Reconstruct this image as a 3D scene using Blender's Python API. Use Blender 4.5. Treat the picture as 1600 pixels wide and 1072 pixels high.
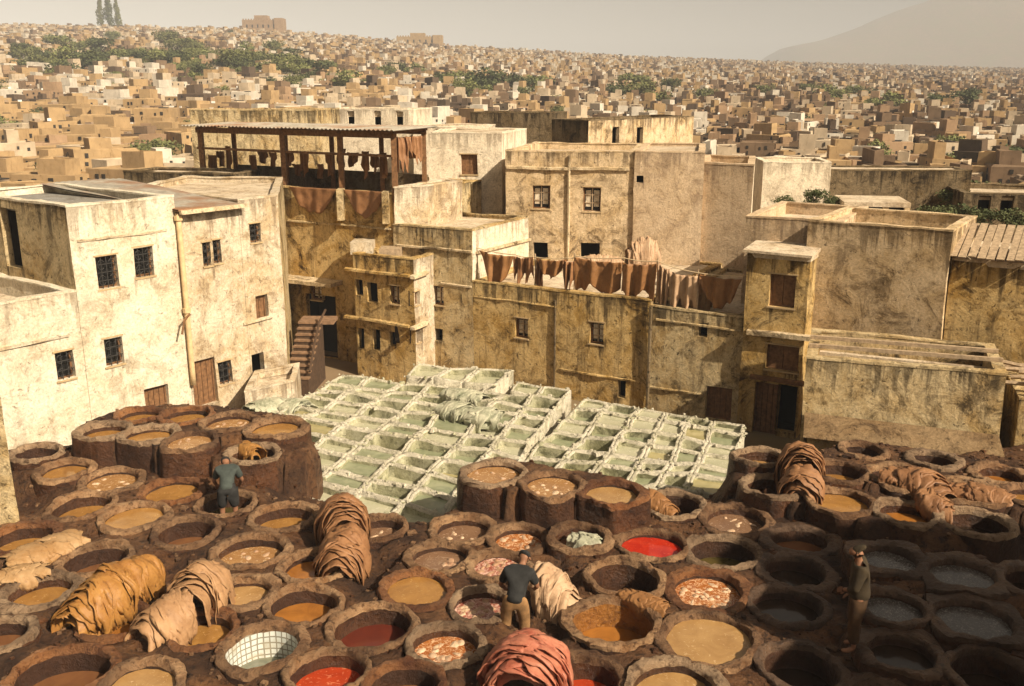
import bpy, bmesh, math, random
import numpy as np
from mathutils import Vector, Matrix, noise as mn
random.seed(7); rng = np.random.default_rng(7)
R = math.radians
for o in list(bpy.data.objects): bpy.data.objects.remove(o)
scene = bpy.context.scene
col = scene.collection

# ------------------------------------------------------------------ camera, sky, sun
FPX, PITCH, CAMZ = 1452.0, R(14.9), 9.0
cd = bpy.data.cameras.new('camera'); cam = bpy.data.objects.new('camera', cd); col.objects.link(cam)
cd.sensor_width = 36.0; cd.lens = FPX/1600*36; cd.clip_start = 0.1; cd.clip_end = 20000
cam.location = (0, 0, CAMZ); cam.rotation_euler = (math.pi/2-PITCH, 0, 0)
scene.camera = cam
SUN_AZ, SUN_EL = R(-41), R(38)      # azimuth measured from +X
SD = Vector((math.cos(SUN_AZ)*math.cos(SUN_EL), math.sin(SUN_AZ)*math.cos(SUN_EL), math.sin(SUN_EL)))
w = bpy.data.worlds.new('World'); scene.world = w; w.use_nodes = True
nt = w.node_tree; nt.nodes.clear()
sky = nt.nodes.new('ShaderNodeTexSky'); sky.sky_type = 'NISHITA'; sky.sun_disc = False
sky.sun_elevation = SUN_EL; sky.sun_rotation = math.pi/2-SUN_AZ
sky.dust_density = 6.0; sky.air_density = 1.0; sky.ozone_density = 0.6
hs = nt.nodes.new('ShaderNodeHueSaturation'); hs.inputs['Saturation'].default_value = 0.22
tint = nt.nodes.new('ShaderNodeMix'); tint.data_type = 'RGBA'; tint.blend_type = 'MULTIPLY'
tint.inputs[0].default_value = 1.0; tint.inputs[7].default_value = (1.0, 0.86, 0.68, 1)
bg = nt.nodes.new('ShaderNodeBackground'); bg.inputs[1].default_value = 0.05
out = nt.nodes.new('ShaderNodeOutputWorld')
nt.links.new(sky.outputs[0], hs.inputs['Color']); nt.links.new(hs.outputs[0], tint.inputs[6])
nt.links.new(tint.outputs[2], bg.inputs[0]); nt.links.new(bg.outputs[0], out.inputs[0])
sl = bpy.data.lights.new('sun', 'SUN'); sl.energy = 5.0; sl.angle = R(0.55); sl.color = (1.0, 0.855, 0.645)
so = bpy.data.objects.new('sun', sl); col.objects.link(so)
so.rotation_euler = (-SD).to_track_quat('-Z', 'Y').to_euler()
scene.view_settings.view_transform = 'Standard'; scene.view_settings.look = 'None'
scene.view_settings.exposure = 0.66; scene.view_settings.gamma = 1.0
scene.view_settings.use_curve_mapping = False
scene.cycles.volume_bounces = 1

# ------------------------------------------------------------------ projection helpers (photo pixel -> place)
CP, SP = math.cos(PITCH), math.sin(PITCH)
def ray(px, py):
    u = (px-800)/FPX; v = (536-py)/FPX
    return Vector((u, CP+v*SP, -SP+v*CP))
def P(px, py, z=None, y=None):
    d = ray(px, py)
    t = (z-CAMZ)/d.z if z is not None else y/d.y
    return Vector((d.x*t, d.y*t, CAMZ+d.z*t))
def depth(px, py, z): return (z-CAMZ)/ray(px, py).z
def hit(A, B, px, py):
    """pixel ray on the vertical plane through A,B -> (distance along AB, height)"""
    d = ray(px, py); ax, ay = A[0], A[1]; bx, by = B[0]-A[0], B[1]-A[1]
    L = math.hypot(bx, by); nx, ny = by/L, -bx/L
    t = (ax*nx+ay*ny)/(d.x*nx+d.y*ny)
    return ((d.x*t-ax)*bx+(d.y*t-ay)*by)/L, CAMZ+d.z*t

# ------------------------------------------------------------------ object helpers
def setp(o, label=None, cat=None, group=None, kind=None):
    if label: o['label'] = label
    if cat: o['category'] = cat
    if group: o['group'] = group
    if kind: o['kind'] = kind
    return o
def thing(name, label, cat, loc=(0, 0, 0), rz=0, group=None):
    o = bpy.data.objects.new(name, None); o.empty_display_size = .2; col.objects.link(o)
    o.location = loc; o.rotation_euler = (0, 0, rz)
    return setp(o, label, cat, group)
def linkmesh(name, me, parent=None, loc=(0, 0, 0), rz=0, scale=None):
    o = bpy.data.objects.new(name, me); col.objects.link(o)
    o.location = loc; o.rotation_euler = (0, 0, rz)
    if scale is not None: o.scale = scale
    if parent: o.parent = parent
    return o
class MB:
    """collects vertices and faces for ONE mesh"""
    def __init__(s): s.v = []; s.f = []; s.m = []; s.mi = 0
    def add(s, vs, fs):
        b = len(s.v); s.v += [tuple(v) for v in vs]
        for f in fs: s.f.append(tuple(i+b for i in f)); s.m.append(s.mi)
    def box(s, x0, x1, y0, y1, z0, z1):
        s.add([(x0,y0,z0),(x1,y0,z0),(x1,y1,z0),(x0,y1,z0),(x0,y0,z1),(x1,y0,z1),(x1,y1,z1),(x0,y1,z1)],
              [(0,3,2,1),(4,5,6,7),(0,1,5,4),(1,2,6,5),(2,3,7,6),(3,0,4,7)])
    def beam(s, a, b, w, h=None, up=(0, 0, 1)):
        a = Vector(a); b = Vector(b); h = h or w; d = (b-a).normalized(); u = Vector(up)
        if abs(d.dot(u)) > .98: u = Vector((1, 0, 0))
        r = d.cross(u).normalized()*w/2; u2 = r.cross(d).normalized()*h/2
        s.add([a-r-u2, a+r-u2, a+r+u2, a-r+u2, b-r-u2, b+r-u2, b+r+u2, b-r+u2],
              [(0,1,2,3),(4,7,6,5),(0,4,5,1),(1,5,6,2),(2,6,7,3),(3,7,4,0)])
    def tube(s, pts, rad, n=6, cap=True):
        pts = [Vector(p) for p in pts]; b = len(s.v); k = len(pts)
        rr = rad if isinstance(rad, (list, tuple)) else [rad]*k
        for i, p in enumerate(pts):
            d = (pts[min(i+1, k-1)]-pts[max(i-1, 0)]).normalized()
            u = Vector((0, 0, 1)) if abs(d.z) < .9 else Vector((1, 0, 0))
            r = d.cross(u).normalized(); u2 = r.cross(d)
            for j in range(n):
                a = 2*math.pi*j/n; s.v.append(tuple(p+(r*math.cos(a)+u2*math.sin(a))*rr[i]))
        for i in range(k-1):
            for j in range(n):
                s.f.append((b+i*n+j, b+i*n+(j+1) % n, b+(i+1)*n+(j+1) % n, b+(i+1)*n+j)); s.m.append(s.mi)
        if cap:
            s.f.append(tuple(b+j for j in range(n))[::-1]); s.m.append(s.mi)
            s.f.append(tuple(b+(k-1)*n+j for j in range(n))); s.m.append(s.mi)
    def mesh(s, name, mats, smooth=False):
        me = bpy.data.meshes.new(name); me.from_pydata(s.v, [], s.f)
        if not isinstance(mats, (list, tuple)): mats = [mats]
        for m in mats: me.materials.append(m)
        if len(mats) > 1: me.polygons.foreach_set('material_index', s.m)
        if smooth: me.polygons.foreach_set('use_smooth', [True]*len(s.f))
        me.update(); return me
    def build(s, name, mats, parent=None, smooth=False, loc=(0, 0, 0), rz=0):
        return linkmesh(name, s.mesh(name, mats, smooth), parent, loc, rz)
def wob(p, amp=.035):
    p = Vector(p)
    return p + mn.noise_vector(p*.55)*amp + mn.noise_vector(p*2.3)*amp*.45
def fix_normals(me):
    bm = bmesh.new(); bm.from_mesh(me); bmesh.ops.recalc_face_normals(bm, faces=bm.faces); bm.to_mesh(me); bm.free()

# ------------------------------------------------------------------ materials
class NT:
    def __init__(s, name):
        s.m = bpy.data.materials.new(name); s.m.use_nodes = True; s.t = s.m.node_tree; s.t.nodes.clear()
        s.o = s.t.nodes.new('ShaderNodeOutputMaterial'); s.b = s.t.nodes.new('ShaderNodeBsdfPrincipled')
        s.t.links.new(s.b.outputs[0], s.o.inputs[0])
        s.pos = s.t.nodes.new('ShaderNodeNewGeometry').outputs['Position']
    def l(s, a, b): s.t.links.new(a, b)
    def objco(s): s.pos = s.t.nodes.new('ShaderNodeTexCoord').outputs['Object']
    def noise(s, scale, detail=4, rough=.6, stretch=None, dist=0, off=0):
        v = s.pos
        if stretch or off:
            mp = s.t.nodes.new('ShaderNodeMapping'); s.l(v, mp.inputs[0])
            mp.inputs['Scale'].default_value = stretch or (1, 1, 1); mp.inputs['Location'].default_value = (off, off*.7, off*.3)
            v = mp.outputs[0]
        n = s.t.nodes.new('ShaderNodeTexNoise'); n.inputs['Scale'].default_value = scale
        n.inputs['Detail'].default_value = detail; n.inputs['Roughness'].default_value = rough
        n.inputs['Distortion'].default_value = dist
        s.l(v, n.inputs['Vector']); return n.outputs[0]
    def ramp(s, fac, a, b, ca=0.0, cb=1.0):
        r = s.t.nodes.new('ShaderNodeMapRange'); r.inputs[1].default_value = a; r.inputs[2].default_value = b
        r.inputs[3].default_value = ca; r.inputs[4].default_value = cb; s.l(fac, r.inputs[0]); return r.outputs[0]
    def mix(s, fac, a, b, mode='MIX'):
        m = s.t.nodes.new('ShaderNodeMix'); m.data_type = 'RGBA'; m.blend_type = mode
        for i, x in ((0, fac), (6, a), (7, b)):
            if isinstance(x, (int, float)): m.inputs[i].default_value = x
            elif isinstance(x, tuple): m.inputs[i].default_value = (*x[:3], 1)
            else: s.l(x, m.inputs[i])
        return m.outputs[2]
    def math(s, op, a, b=0.0):
        m = s.t.nodes.new('ShaderNodeMath'); m.operation = op
        for i, x in ((0, a), (1, b)):
            if isinstance(x, (int, float)): m.inputs[i].default_value = x
            else: s.l(x, m.inputs[i])
        return m.outputs[0]
    def bump(s, h, strength=.5, dist=.05):
        b = s.t.nodes.new('ShaderNodeBump'); b.inputs['Strength'].default_value = strength
        b.inputs['Distance'].default_value = dist; s.l(h, b.inputs['Height']); s.l(b.outputs[0], s.b.inputs['Normal'])
    def col(s, c):
        if isinstance(c, tuple): s.b.inputs['Base Color'].default_value = (*c[:3], 1)
        else: s.l(c, s.b.inputs['Base Color'])
    def rough(s, r):
        if isinstance(r, (int, float)): s.b.inputs['Roughness'].default_value = r
        else: s.l(r, s.b.inputs['Roughness'])
def plaster(name, base, ochre, dark, k_ochre=.5, k_dark=.35, off=0, rel=.6):
    n = NT(name)
    big = n.noise(.55, 7, .70, off=off, dist=.8); mid = n.noise(2.1, 9, .74, off=off+3, dist=.7)
    fine = n.noise(15, 5, .72, off=off); strk = n.noise(3.0, 7, .70, (1, 1, .11), off=off+9, dist=.25)
    rag = n.noise(.85, 11, .80, off=off+17, dist=1.0); spk = n.noise(6.5, 7, .78, off=off+5, dist=.5)
    c = n.mix(n.ramp(big, .42, .60, 0, min(1, k_ochre*1.25)), base, ochre)
    c = n.mix(n.ramp(mid, .50, .60, 0, .55), c, tuple(min(.9, x*1.12) for x in base))
    c = n.mix(n.ramp(mid, .36, .46, min(1, k_ochre*1.1), 0), c, tuple((x+y)*.45 for x, y in zip(ochre, dark)))
    c = n.mix(n.ramp(strk, .54, .66, 0, k_dark*.65), c, tuple(x*1.4 for x in dark))
    gate = n.ramp(big, .40, .62, .25, 1)
    c = n.mix(n.math('MULTIPLY', n.ramp(rag, .515, .585, 0, min(1, k_dark*1.3)), gate), c, dark)
    c = n.mix(n.ramp(spk, .575, .635, 0, min(.9, .35+k_dark*.5)), c, tuple(x*.6 for x in dark))
    c = n.mix(.6, c, n.mix(1.0, c, n.ramp(fine, .30, .70, .55, 1.35), 'MULTIPLY'))
    at_ = n.t.nodes.new('ShaderNodeAttribute'); at_.attribute_name = 'drip'
    dn = n.noise(3.6, 5, .65, (1, 1, .035), off=off+21); dm = n.math('ADD', at_.outputs['Fac'], n.math('MULTIPLY', n.math('SUBTRACT', dn, .5), 3.2))
    dm = n.math('MULTIPLY', n.ramp(dm, .70, 1.05, 0, min(.92, .35+k_dark*.6)), n.ramp(mid, .34, .56, .45, 1))
    c = n.mix(dm, c, tuple(x*.75 for x in dark))
    n.col(c); n.rough(.93); n.b.inputs['Specular IOR Level'].default_value = .12
    h = n.math('ADD', n.math('MULTIPLY', mid, .9), n.math('MULTIPLY', fine, .22))
    h = n.math('ADD', h, n.math('MULTIPLY', rag, .9)); h = n.math('SUBTRACT', h, n.math('MULTIPLY', n.ramp(spk, .58, .66), .25))
    n.bump(h, rel, .14)
    return n.m
def simple(name, c, rough=.8, var=.35, scale=6, bump=.3, c2=None, spec=.3, bd=.02, metal=0):
    n = NT(name); a = n.noise(scale, 5, .65); b = n.noise(scale*.22, 4, .6, off=5)
    cc = n.mix(n.ramp(a, .3, .7), tuple(x*(1-var) for x in c), tuple(min(1, x*(1+var)) for x in c))
    if c2: cc = n.mix(n.ramp(b, .45, .65), cc, c2)
    n.col(cc); n.rough(rough); n.b.inputs['Specular IOR Level'].default_value = spec; n.b.inputs['Metallic'].default_value = metal
    if bump: n.bump(a, bump, bd)
    return n.m
M = {}
M['cream'] = plaster('cream_limewash', (.66,.60,.48), (.52,.42,.27), (.16,.10,.05), .45, .30, 0, .5)
M['cream2'] = plaster('cream_limewash_worn', (.60,.52,.40), (.43,.31,.17), (.13,.08,.04), .6, .48, 31, .6)
M['ochre'] = plaster('ochre_plaster', (.60,.43,.20), (.43,.265,.08), (.05,.03,.014), .8, .85, 11, .9)
M['ochre2'] = plaster('ochre_plaster_rough', (.62,.49,.29), (.44,.29,.115), (.07,.05,.028), .7, .85, 53, 1.0)
M['pale'] = plaster('pale_render', (.62,.48,.31), (.46,.32,.16), (.09,.058,.03), .65, .75, 77, .5)
M['pink'] = plaster('pinkish_render', (.56,.43,.29), (.43,.30,.17), (.15,.10,.07), .5, .35, 97, .4)
M['white'] = plaster('dirty_white_render', (.73,.64,.50), (.55,.45,.32), (.20,.15,.10), .4, .4, 41, .4)
M['darkwall'] = plaster('dark_and_shaded_plaster', (.20,.15,.09), (.13,.09,.045), (.03,.022,.014), .8, .9, 63, .9)  # dark walls; on some faces it stands in for shade
M['lime'] = plaster('lime_crust', (.60,.55,.44), (.50,.46,.33), (.20,.18,.11), .55, .55, 23, .9)
M['limein'] = plaster('lime_pit_inside', (.46,.44,.31), (.30,.29,.17), (.10,.10,.055), .8, .8, 29, .6)
M['roof'] = plaster('roof_screed', (.60,.50,.37), (.42,.31,.19), (.14,.10,.07), .6, .5, 83, .5)
M['roofgrey'] = plaster('roof_felt', (.26,.25,.23), (.20,.17,.13), (.08,.07,.06), .6, .5, 87, .4)
M['coping'] = plaster('coping_plaster', (.64,.52,.35), (.44,.32,.17), (.08,.055,.03), .6, .8, 19, .6)
M['wood'] = simple('weathered_wood', (.16,.08,.035), .8, .5, 9, .4)
M['woodlight'] = simple('grey_wood', (.34,.25,.16), .8, .4, 9, .4)
M['iron'] = simple('old_iron', (.030,.028,.026), .6, .4, 20, .2)
M['glass'] = simple('dark_pane', (.012,.012,.013), .25, .3, 3, 0, spec=.5)
M['hole'] = simple('dark_room', (.020,.014,.009), .95, .3, 3, 0)
M['sill'] = simple('sill_plaster', (.40,.29,.16), .9, .25, 6, .4)
M['tin'] = simple('rusted_tin', (.30,.27,.22), .65, .35, 2.5, .2, c2=(.24,.13,.07))
M['brick'] = simple('shadow_mud_step', (.06,.035,.02), .9, .4, 6, .5)  # stair risers, with the shadow darkened into their colour
M['rope'] = simple('rope', (.52,.40,.25), .9, .2, 20, 0)
M['pipe'] = simple('clay_pipe', (.55,.40,.22), .7, .25, 5, .2)
M['dust'] = simple('hill_earth', (.19,.13,.075), .95, .4, .08, .3, c2=(.16,.14,.06))
M['shirt'] = simple('dark_cloth', (.020,.024,.022), .9, .5, 9, .6)
M['footing'] = plaster('brown_footing', (.26,.18,.10), (.19,.12,.06), (.05,.03,.018), .7, .7, 67, .8)  # darker, browner plaster than the wall above it
M['stepstone'] = simple('shadow_step', (.20,.12,.068), .9, .4, 6, .5)  # treads, lighter than the risers, with shadow put into the colour
# ------------------------------------------------------------------ masonry
def cuts(a, b, res, extra):
    n = max(1, int(round((b-a)/res))); xs = [a+(b-a)*i/n for i in range(n+1)]
    ex = [e for e in extra if a+.01 < e < b-.01]
    xs = [x for x in xs if x in (xs[0], xs[-1]) or all(abs(x-e) > res*.35 for e in ex)]
    return sorted(set(xs+ex))
def panel(name, A, B, z0, z1, mat, parent=None, holes=(), res=.35, amp=.035):
    """wall sheet from A to B (outside on the right hand), real openings with reveals"""
    A = Vector((A[0], A[1])); B = Vector((B[0], B[1])); L = (B-A).length; d = (B-A)/L; n = Vector((d.y, -d.x))
    ss = cuts(0, L, res, [h[0] for h in holes]+[h[1] for h in holes]); zs = cuts(z0, z1, res, [h[2] for h in holes]+[h[3] for h in holes])
    mb = MB()
    pt = lambda s, z, k=0: wob(Vector((A.x+d.x*s-n.x*k, A.y+d.y*s-n.y*k, z)), amp)
    idx = {}
    for i, s in enumerate(ss):
        for j, z in enumerate(zs): idx[i, j] = len(mb.v); mb.v.append(tuple(pt(s, z)))
    for i in range(len(ss)-1):
        for j in range(len(zs)-1):
            cs, cz = (ss[i]+ss[i+1])/2, (zs[j]+zs[j+1])/2
            if any(h[0] < cs < h[1] and h[2] < cz < h[3] for h in holes): continue
            mb.f.append((idx[i, j], idx[i+1, j], idx[i+1, j+1], idx[i, j+1])); mb.m.append(0)
    for (s0, s1, a0, a1, k) in holes:
        q = [(s0, a0), (s1, a0), (s1, a1), (s0, a1)]
        for i in range(4):
            (sa, za), (sb, zb) = q[i], q[(i+1) % 4]
            mb.add([pt(sa, za), pt(sb, zb), pt(sb, zb, k), pt(sa, za, k)], [(0, 3, 2, 1)])
    o = mb.build(name, mat, parent, smooth=True)
    # how far below the parapet or a sill each point lies: rain runs down from there
    vals = []
    for i, s in enumerate(ss):
        for j, z in enumerate(zs):
            v = 1-(z1-z)/1.5
            for hh in holes:
                if hh[0]-.12 <= s <= hh[1]+.12 and z <= hh[2]+.01: v = max(v, .85-(hh[2]-z)/1.0)
            vals.append(max(0, v))
    vals += [0]*(len(mb.v)-len(vals))
    at = o.data.attributes.new('drip', 'FLOAT', 'POINT'); at.data.foreach_set('value', vals)
    return o
def window(parent, A, B, s, z, w, h, kind='grille', depth=.2, sill=True):
    """window part in an opening centred at (s,z) of wall AB; returns the hole"""
    A = Vector((A[0], A[1])); B = Vector((B[0], B[1])); d = (B-A).normalized(); n = Vector((d.y, -d.x))
    rz = math.atan2(d.y, d.x); c = A+d*s; loc = (c.x, c.y, z)
    X, Z = w/2, h/2; fr = MB(); t = .05
    yb = depth                                    # local +y points into the wall
    if kind != 'hole':
        for (x0, x1, a0, a1) in ((-X, -X+t, -Z, Z), (X-t, X, -Z, Z), (-X+t, X-t, -Z, -Z+t), (-X+t, X-t, Z-t, Z)):
            fr.box(x0, x1, yb-.09, yb-.03, a0, a1)
        f = fr.build('door' if kind == 'door' else 'window', M['wood'], parent, loc=loc, rz=rz)
    pn = MB()
    if kind in ('wood', 'door'):
        k = 4 if kind == 'door' else 2
        for i in range(k):
            x0 = -X+t+(2*X-2*t)*i/k; pn.box(x0+.008, x0+(2*X-2*t)/k-.008, yb-.07, yb-.02, -Z+t, Z-t)
        pn.build('shutter' if kind == 'wood' else 'leaf', M['wood'], f)
        bk = MB(); bk.box(-X-.02, X+.02, yb-.015, yb+.02, -Z-.02, Z+.02); bk.build('lining', M['hole'], f)
    else:
        pn.box(-X-.03, X+.03, yb-.02, yb+(.6 if kind == 'hole' else .02), -Z-.03, Z+.03)
        if kind == 'hole':
            pn = MB(); D = .9                        # a dark little room behind the opening
            v = [(-X, yb, -Z), (X, yb, -Z), (X, yb, Z), (-X, yb, Z), (-X-.1, D, -Z-.02), (X+.1, D, -Z-.02), (X+.1, D, Z), (-X-.1, D, Z)]
            pn.add(v, [(4, 5, 6, 7), (0, 1, 5, 4), (1, 2, 6, 5), (2, 3, 7, 6), (3, 0, 4, 7)])
            return pn.build('opening', M['hole'], parent, loc=loc, rz=rz)
        pn.build('pane', M['glass'], f)
    if kind == 'grille':
        g = MB(); k = max(2, int(w/.14)); r = .013; gy = .03
        for i in range(1, k): x = -X+w*i/k; g.beam((x, gy, -Z), (x, gy, Z), r*1.6)
        for i in range(1, max(2, int(h/.28))+1):
            zz = -Z+h*i/(max(2, int(h/.28))+1); g.beam((-X, gy, zz), (X, gy, zz), r*1.6)
        for sx in (-1, 1):
            for sz in (-1, 1):
                pts = [(sx*X*.5+math.cos(a)*X*.32*sx, gy-.012, sz*Z*.48+math.sin(a)*Z*.3*sz) for a in np.linspace(-2.4, 2.6, 9)]
                g.tube(pts, r, 4)
        g.build('grille', M['iron'], f)
    elif kind == 'cross':
        g = MB(); g.box(-.02, .02, yb-.07, yb-.025, -Z+t, Z-t)
        for zz in (-Z*.3, Z*.35): g.box(-X+t, X-t, yb-.065, yb-.03, zz-.015, zz+.015)
        g.build('glazing_bar', M['woodlight'], f)
        c2 = MB(); 
        for sx in (-1, 1): c2.box(sx*X*.46-X*.30, sx*X*.46+X*.30, yb-.03, yb-.022, -Z*.62, Z*.72)
        c2.build('curtain', M['white'], f)
    if sill and kind != 'door':
        sb = MB(); sb.box(-X-.04, X+.04, -.035, .06, -Z-.05, -Z-.003); sb.build('sill', M['sill'], f)
        lb = MB(); lb.box(-X-.05, X+.05, -.02, .05, Z+.003, Z+.045); lb.build('lintel', M['sill'], f)
    return f
def inset(poly, k):
    n = len(poly); res = []
    for i in range(n):
        p, q, r = Vector(poly[i-1][:2]), Vector(poly[i][:2]), Vector(poly[(i+1) % n][:2])
        d1 = (q-p).normalized(); d2 = (r-q).normalized(); n1 = Vector((-d1.y, d1.x)); n2 = Vector((-d2.y, d2.x))
        b = (n1+n2); b = b/max(.25, b.dot(n1)) if b.length > 1e-4 else n1
        res.append(q+b*k)
    return res
def building(name, label, foot, z0, z1, mat, wins=(), parapet=.35, thick=.22, roof='roof', coping='coping', cat='building', group=None, skip=(), res=.35, amp=.035):
    """foot: counter-clockwise plan; wins: (edge, px, py, w, h, kind)"""
    t = thing(name, label, cat, (foot[0][0], foot[0][1], z0), group=group); T = Matrix.Translation((-foot[0][0], -foot[0][1], -z0))
    mats = mat if isinstance(mat, (list, tuple)) else [mat]*len(foot)
    holes = {i: [] for i in range(len(foot))}; n = len(foot); todo = []
    for wn in wins:
        e, px, py, ww, hh, kd = wn[:6]; A, B = foot[e], foot[(e+1) % n]
        s, z = hit(A, B, px, py); dp = .22
        if len(wn) > 6 and wn[6] == 'floor': z = z0+hh/2+.01
        z = min(max(z, z0+hh/2+.005), z1-hh/2-.1)
        L = math.hypot(B[0]-A[0], B[1]-A[1]); s = min(max(s, ww/2+.06), L-ww/2-.06)
        holes[e].append((s-ww/2, s+ww/2, z-hh/2, z+hh/2, dp)); todo.append((A, B, s, z, ww, hh, kd))
    kids = []
    for i in range(n):
        if i in skip: continue
        kids.append(panel('wall', foot[i], foot[(i+1) % n], z0, z1, M[mats[i]], None, holes[i], res, amp))
    for a in todo: kids.append(window(None, *a, depth=.22))
    zr = z1-parapet; ins = inset(foot, thick); ov = inset(foot, -.012)
    if parapet > 0:
        mb = MB(); mb.v += [tuple(wob((p.x, p.y, z1), amp)) for p in ins]+[tuple(wob((p.x, p.y, zr), amp)) for p in ins]
        for i in range(n): mb.f.append((i, i+n, (i+1) % n+n, (i+1) % n)); mb.m.append(0)
        kids.append(mb.build('parapet_inside', M[mats[0]], None))
        mb = MB(); ii = inset(foot, thick+.03); N = n
        # coping strip subdivided along each edge so its line is uneven
        for i in range(n):
            a, b, c, d_ = ov[i], ov[(i+1) % n], ii[(i+1) % n], ii[i]; k = max(1, int((b-a).length/.4))
            base = len(mb.v)
            for j in range(k+1):
                o1 = a.lerp(b, j/k); i1 = d_.lerp(c, j/k); jz = mn.noise(Vector((o1.x*1.3, o1.y*1.3, z1)))*.04
                for (p, zz) in ((o1, z1-.03), (o1, z1+.03+jz), (i1, z1+.03+jz), (i1, z1-.02)): mb.v.append(tuple(wob((p.x, p.y, zz), amp)))
            for j in range(k):
                q = base+j*4
                for m_ in range(3): mb.f.append((q+m_, q+4+m_, q+5+m_, q+1+m_)); mb.m.append(0)
        kids.append(mb.build('coping', M[coping if coping != 'coping' else mats[0]], None))
        rp = ins
    else: rp = ov
    mb = MB(); mb.add([(p.x, p.y, zr+(.06 if parapet <= 0 else 0)) for p in rp]+[(p.x, p.y, zr-.12) for p in rp],
                      [tuple(range(n))]+[(i, i+n, (i+1) % n+n, (i+1) % n) for i in range(n)])
    kids.append(mb.build('roof', M[roof], None))
    for k in kids:
        k.parent = t; k.matrix_parent_inverse = T
    return t
def attach(t, k):
    """child keeps its world placement under a thing without rotation"""
    k.parent = t; k.matrix_parent_inverse = Matrix.Translation(-Vector(t.location)); return k
def band(t, name, A, B, px0, py, px1, zoff, mat, h=.12, out=.12, z=None):
    """ledge along wall AB between two pixel columns"""
    s0, za = hit(A, B, px0, py); s1, _ = hit(A, B, px1, py); z = za if z is None else z
    A2 = Vector(A[:2]); d = (Vector(B[:2])-A2).normalized(); n = Vector((d.y, -d.x))
    mb = MB(); k = max(2, int(abs(s1-s0)/.35))
    for i in range(k+1):
        p = A2+d*(s0+(s1-s0)*i/k); r1 = random.uniform(-.03, .03)
        for (o_, zz) in ((-.02, z-h/2), (out+r1, z-h/2+r1*.4), (out+r1*.5, z+h/2), (-.02, z+h/2+.03)):
            mb.v.append(tuple(wob((p.x+n.x*o_, p.y+n.y*o_, zz))))
    for i in range(k):
        for j in range(3): q = i*4+j; mb.f.append((q, q+1, q+5, q+4)); mb.m.append(0)
    mb.f.append((0, 1, 2, 3)); mb.m.append(0); q = k*4; mb.f.append((q+3, q+2, q+1, q)); mb.m.append(0)
    o = mb.build(name, M[mat]); return attach(t, o)
def xy(p): return (p[0], p[1])
def along(A, B, s, off=0):
    A = Vector(A[:2]); d = (Vector(B[:2])-A).normalized(); n = Vector((d.y, -d.x)); p = A+d*s+n*off; return (p.x, p.y)

# key wall lines -----------------------------------------------------------------
LA, LB = xy(P(105, 683, 0)), xy(P(385, 600, 0))            # long cream wall on the left
FA, FB = xy(P(740, 570, -.6)), xy(P(1160, 637, -.6))        # back wall of the yard
def L_s(px, py): return hit(LA, LB, px, py)
def F_s(px, py): return hit(FA, FB, px, py)
def Lp(s, off=0): return along(LA, LB, s, off)
def Fp(s, off=0): return along(FA, FB, s, off)
ZF = -.7                                                    # floor by the back wall
# ------------------------------------------------------------------ buildings round the yard
b_low = building('low_house', 'low cream limewashed wing with flat roof ending at the taller windowed house', [Lp(-6.5), Lp(.74), Lp(.74, -6), Lp(-6.5, -6)], -1.2, 3.95, 'cream', wins=[(0, 102, 571, .5, .78, 'grille')], parapet=.5)
b_tall = building('tall_house', 'tall cream limewashed house with four grilled windows above the round vats', [Lp(.75), Lp(3.98), Lp(3.98, -6.5), Lp(.75, -6.5)], -1.2, 6.2, ['cream', 'cream2', 'cream2', 'ochre2'],  # ochre on the camera-side face carries its shade in the colour
    [(0, 178, 549, .55, .8, 'grille'), (0, 168, 425, .62, .9, 'grille'), (0, 225, 409, .6, .85, 'grille'),
     (3, 18, 372, .9, 1.7, 'hole'), (0, 245, 622, .8, .7, 'door')], parapet=.25, roof='roofgrey')
b_mid = building('pipe_house', 'cream house under a tin roof with paired narrow windows beside the drainpipe', [Lp(3.99), Lp(6.2), Lp(6.2, -6), Lp(3.99, -6)], -1.2, 5.72, 'cream2',
    [(0, 324, 397, .28, .72, 'grille'), (0, 340, 393, .28, .72, 'grille'), (0, 353, 582, .5, .75, 'grille'), (0, 293, 605, .85, 1.5, 'door')], parapet=0)
b_cor = building('corner_house', 'cream corner house with a small window near its roof edge, above the brown stairs', [Lp(6.21), Lp(7.75), (-9.0, 36.9), (-13, 37.2), Lp(6.21, -6)], -1.3, 5.9, ['cream2', 'ochre2', 'ochre', 'ochre', 'cream2'],  # browner plaster on the receding side stands in for shade
    [(0, 399, 364, .42, .6, 'grille'), (0, 409, 480, .5, .8, 'wood'), (1, 436, 470, .4, .6, 'hole'), (0, 402, 570, .5, .8, 'hole')], parapet=.2)
# tin roof over the pipe house
mb = MB(); c = [Lp(3.9, .28), Lp(6.3, .28), Lp(6.3, -6.4), Lp(3.4, -6.4)]
for k, (a, b, c_, d_, za, zb) in enumerate([(c[0], c[1], c[2], c[3], 5.8, 6.25)]):
    N = 26; pts = []
    for i in range(N+1):
        f = i/N; e = Vector(a).lerp(Vector(b), f); g = Vector(d_).lerp(Vector(c_), f); r = .018*(i % 2)
        for j in range(5):
            q = e.lerp(g, j/4); zz = za+(zb-za)*(j/4)+r-.12*max(0, f-.7)+mn.noise(Vector((q.x, q.y, 0)))*.05
            pts.append((q.x, q.y, zz)); 
    mb.v = pts+[(p[0], p[1], p[2]-.05) for p in pts]; K = len(pts)
    for i in range(N):
        for j in range(4):
            q = i*5+j; mb.f += [(q, q+5, q+6, q+1), (q+K, q+1+K, q+6+K, q+5+K)]
        mb.f += [(i*5, i*5+K, i*5+5+K, i*5+5)]
    mb.m = [0]*len(mb.f)
attach(b_mid, mb.build('tin_roof', M['tin']))
mb = MB(); mb.beam((*Lp(3.95, .3), 5.74), (*Lp(6.3, .3), 5.74), .1, .12); attach(b_mid, mb.build('fascia', M['coping']))
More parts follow.
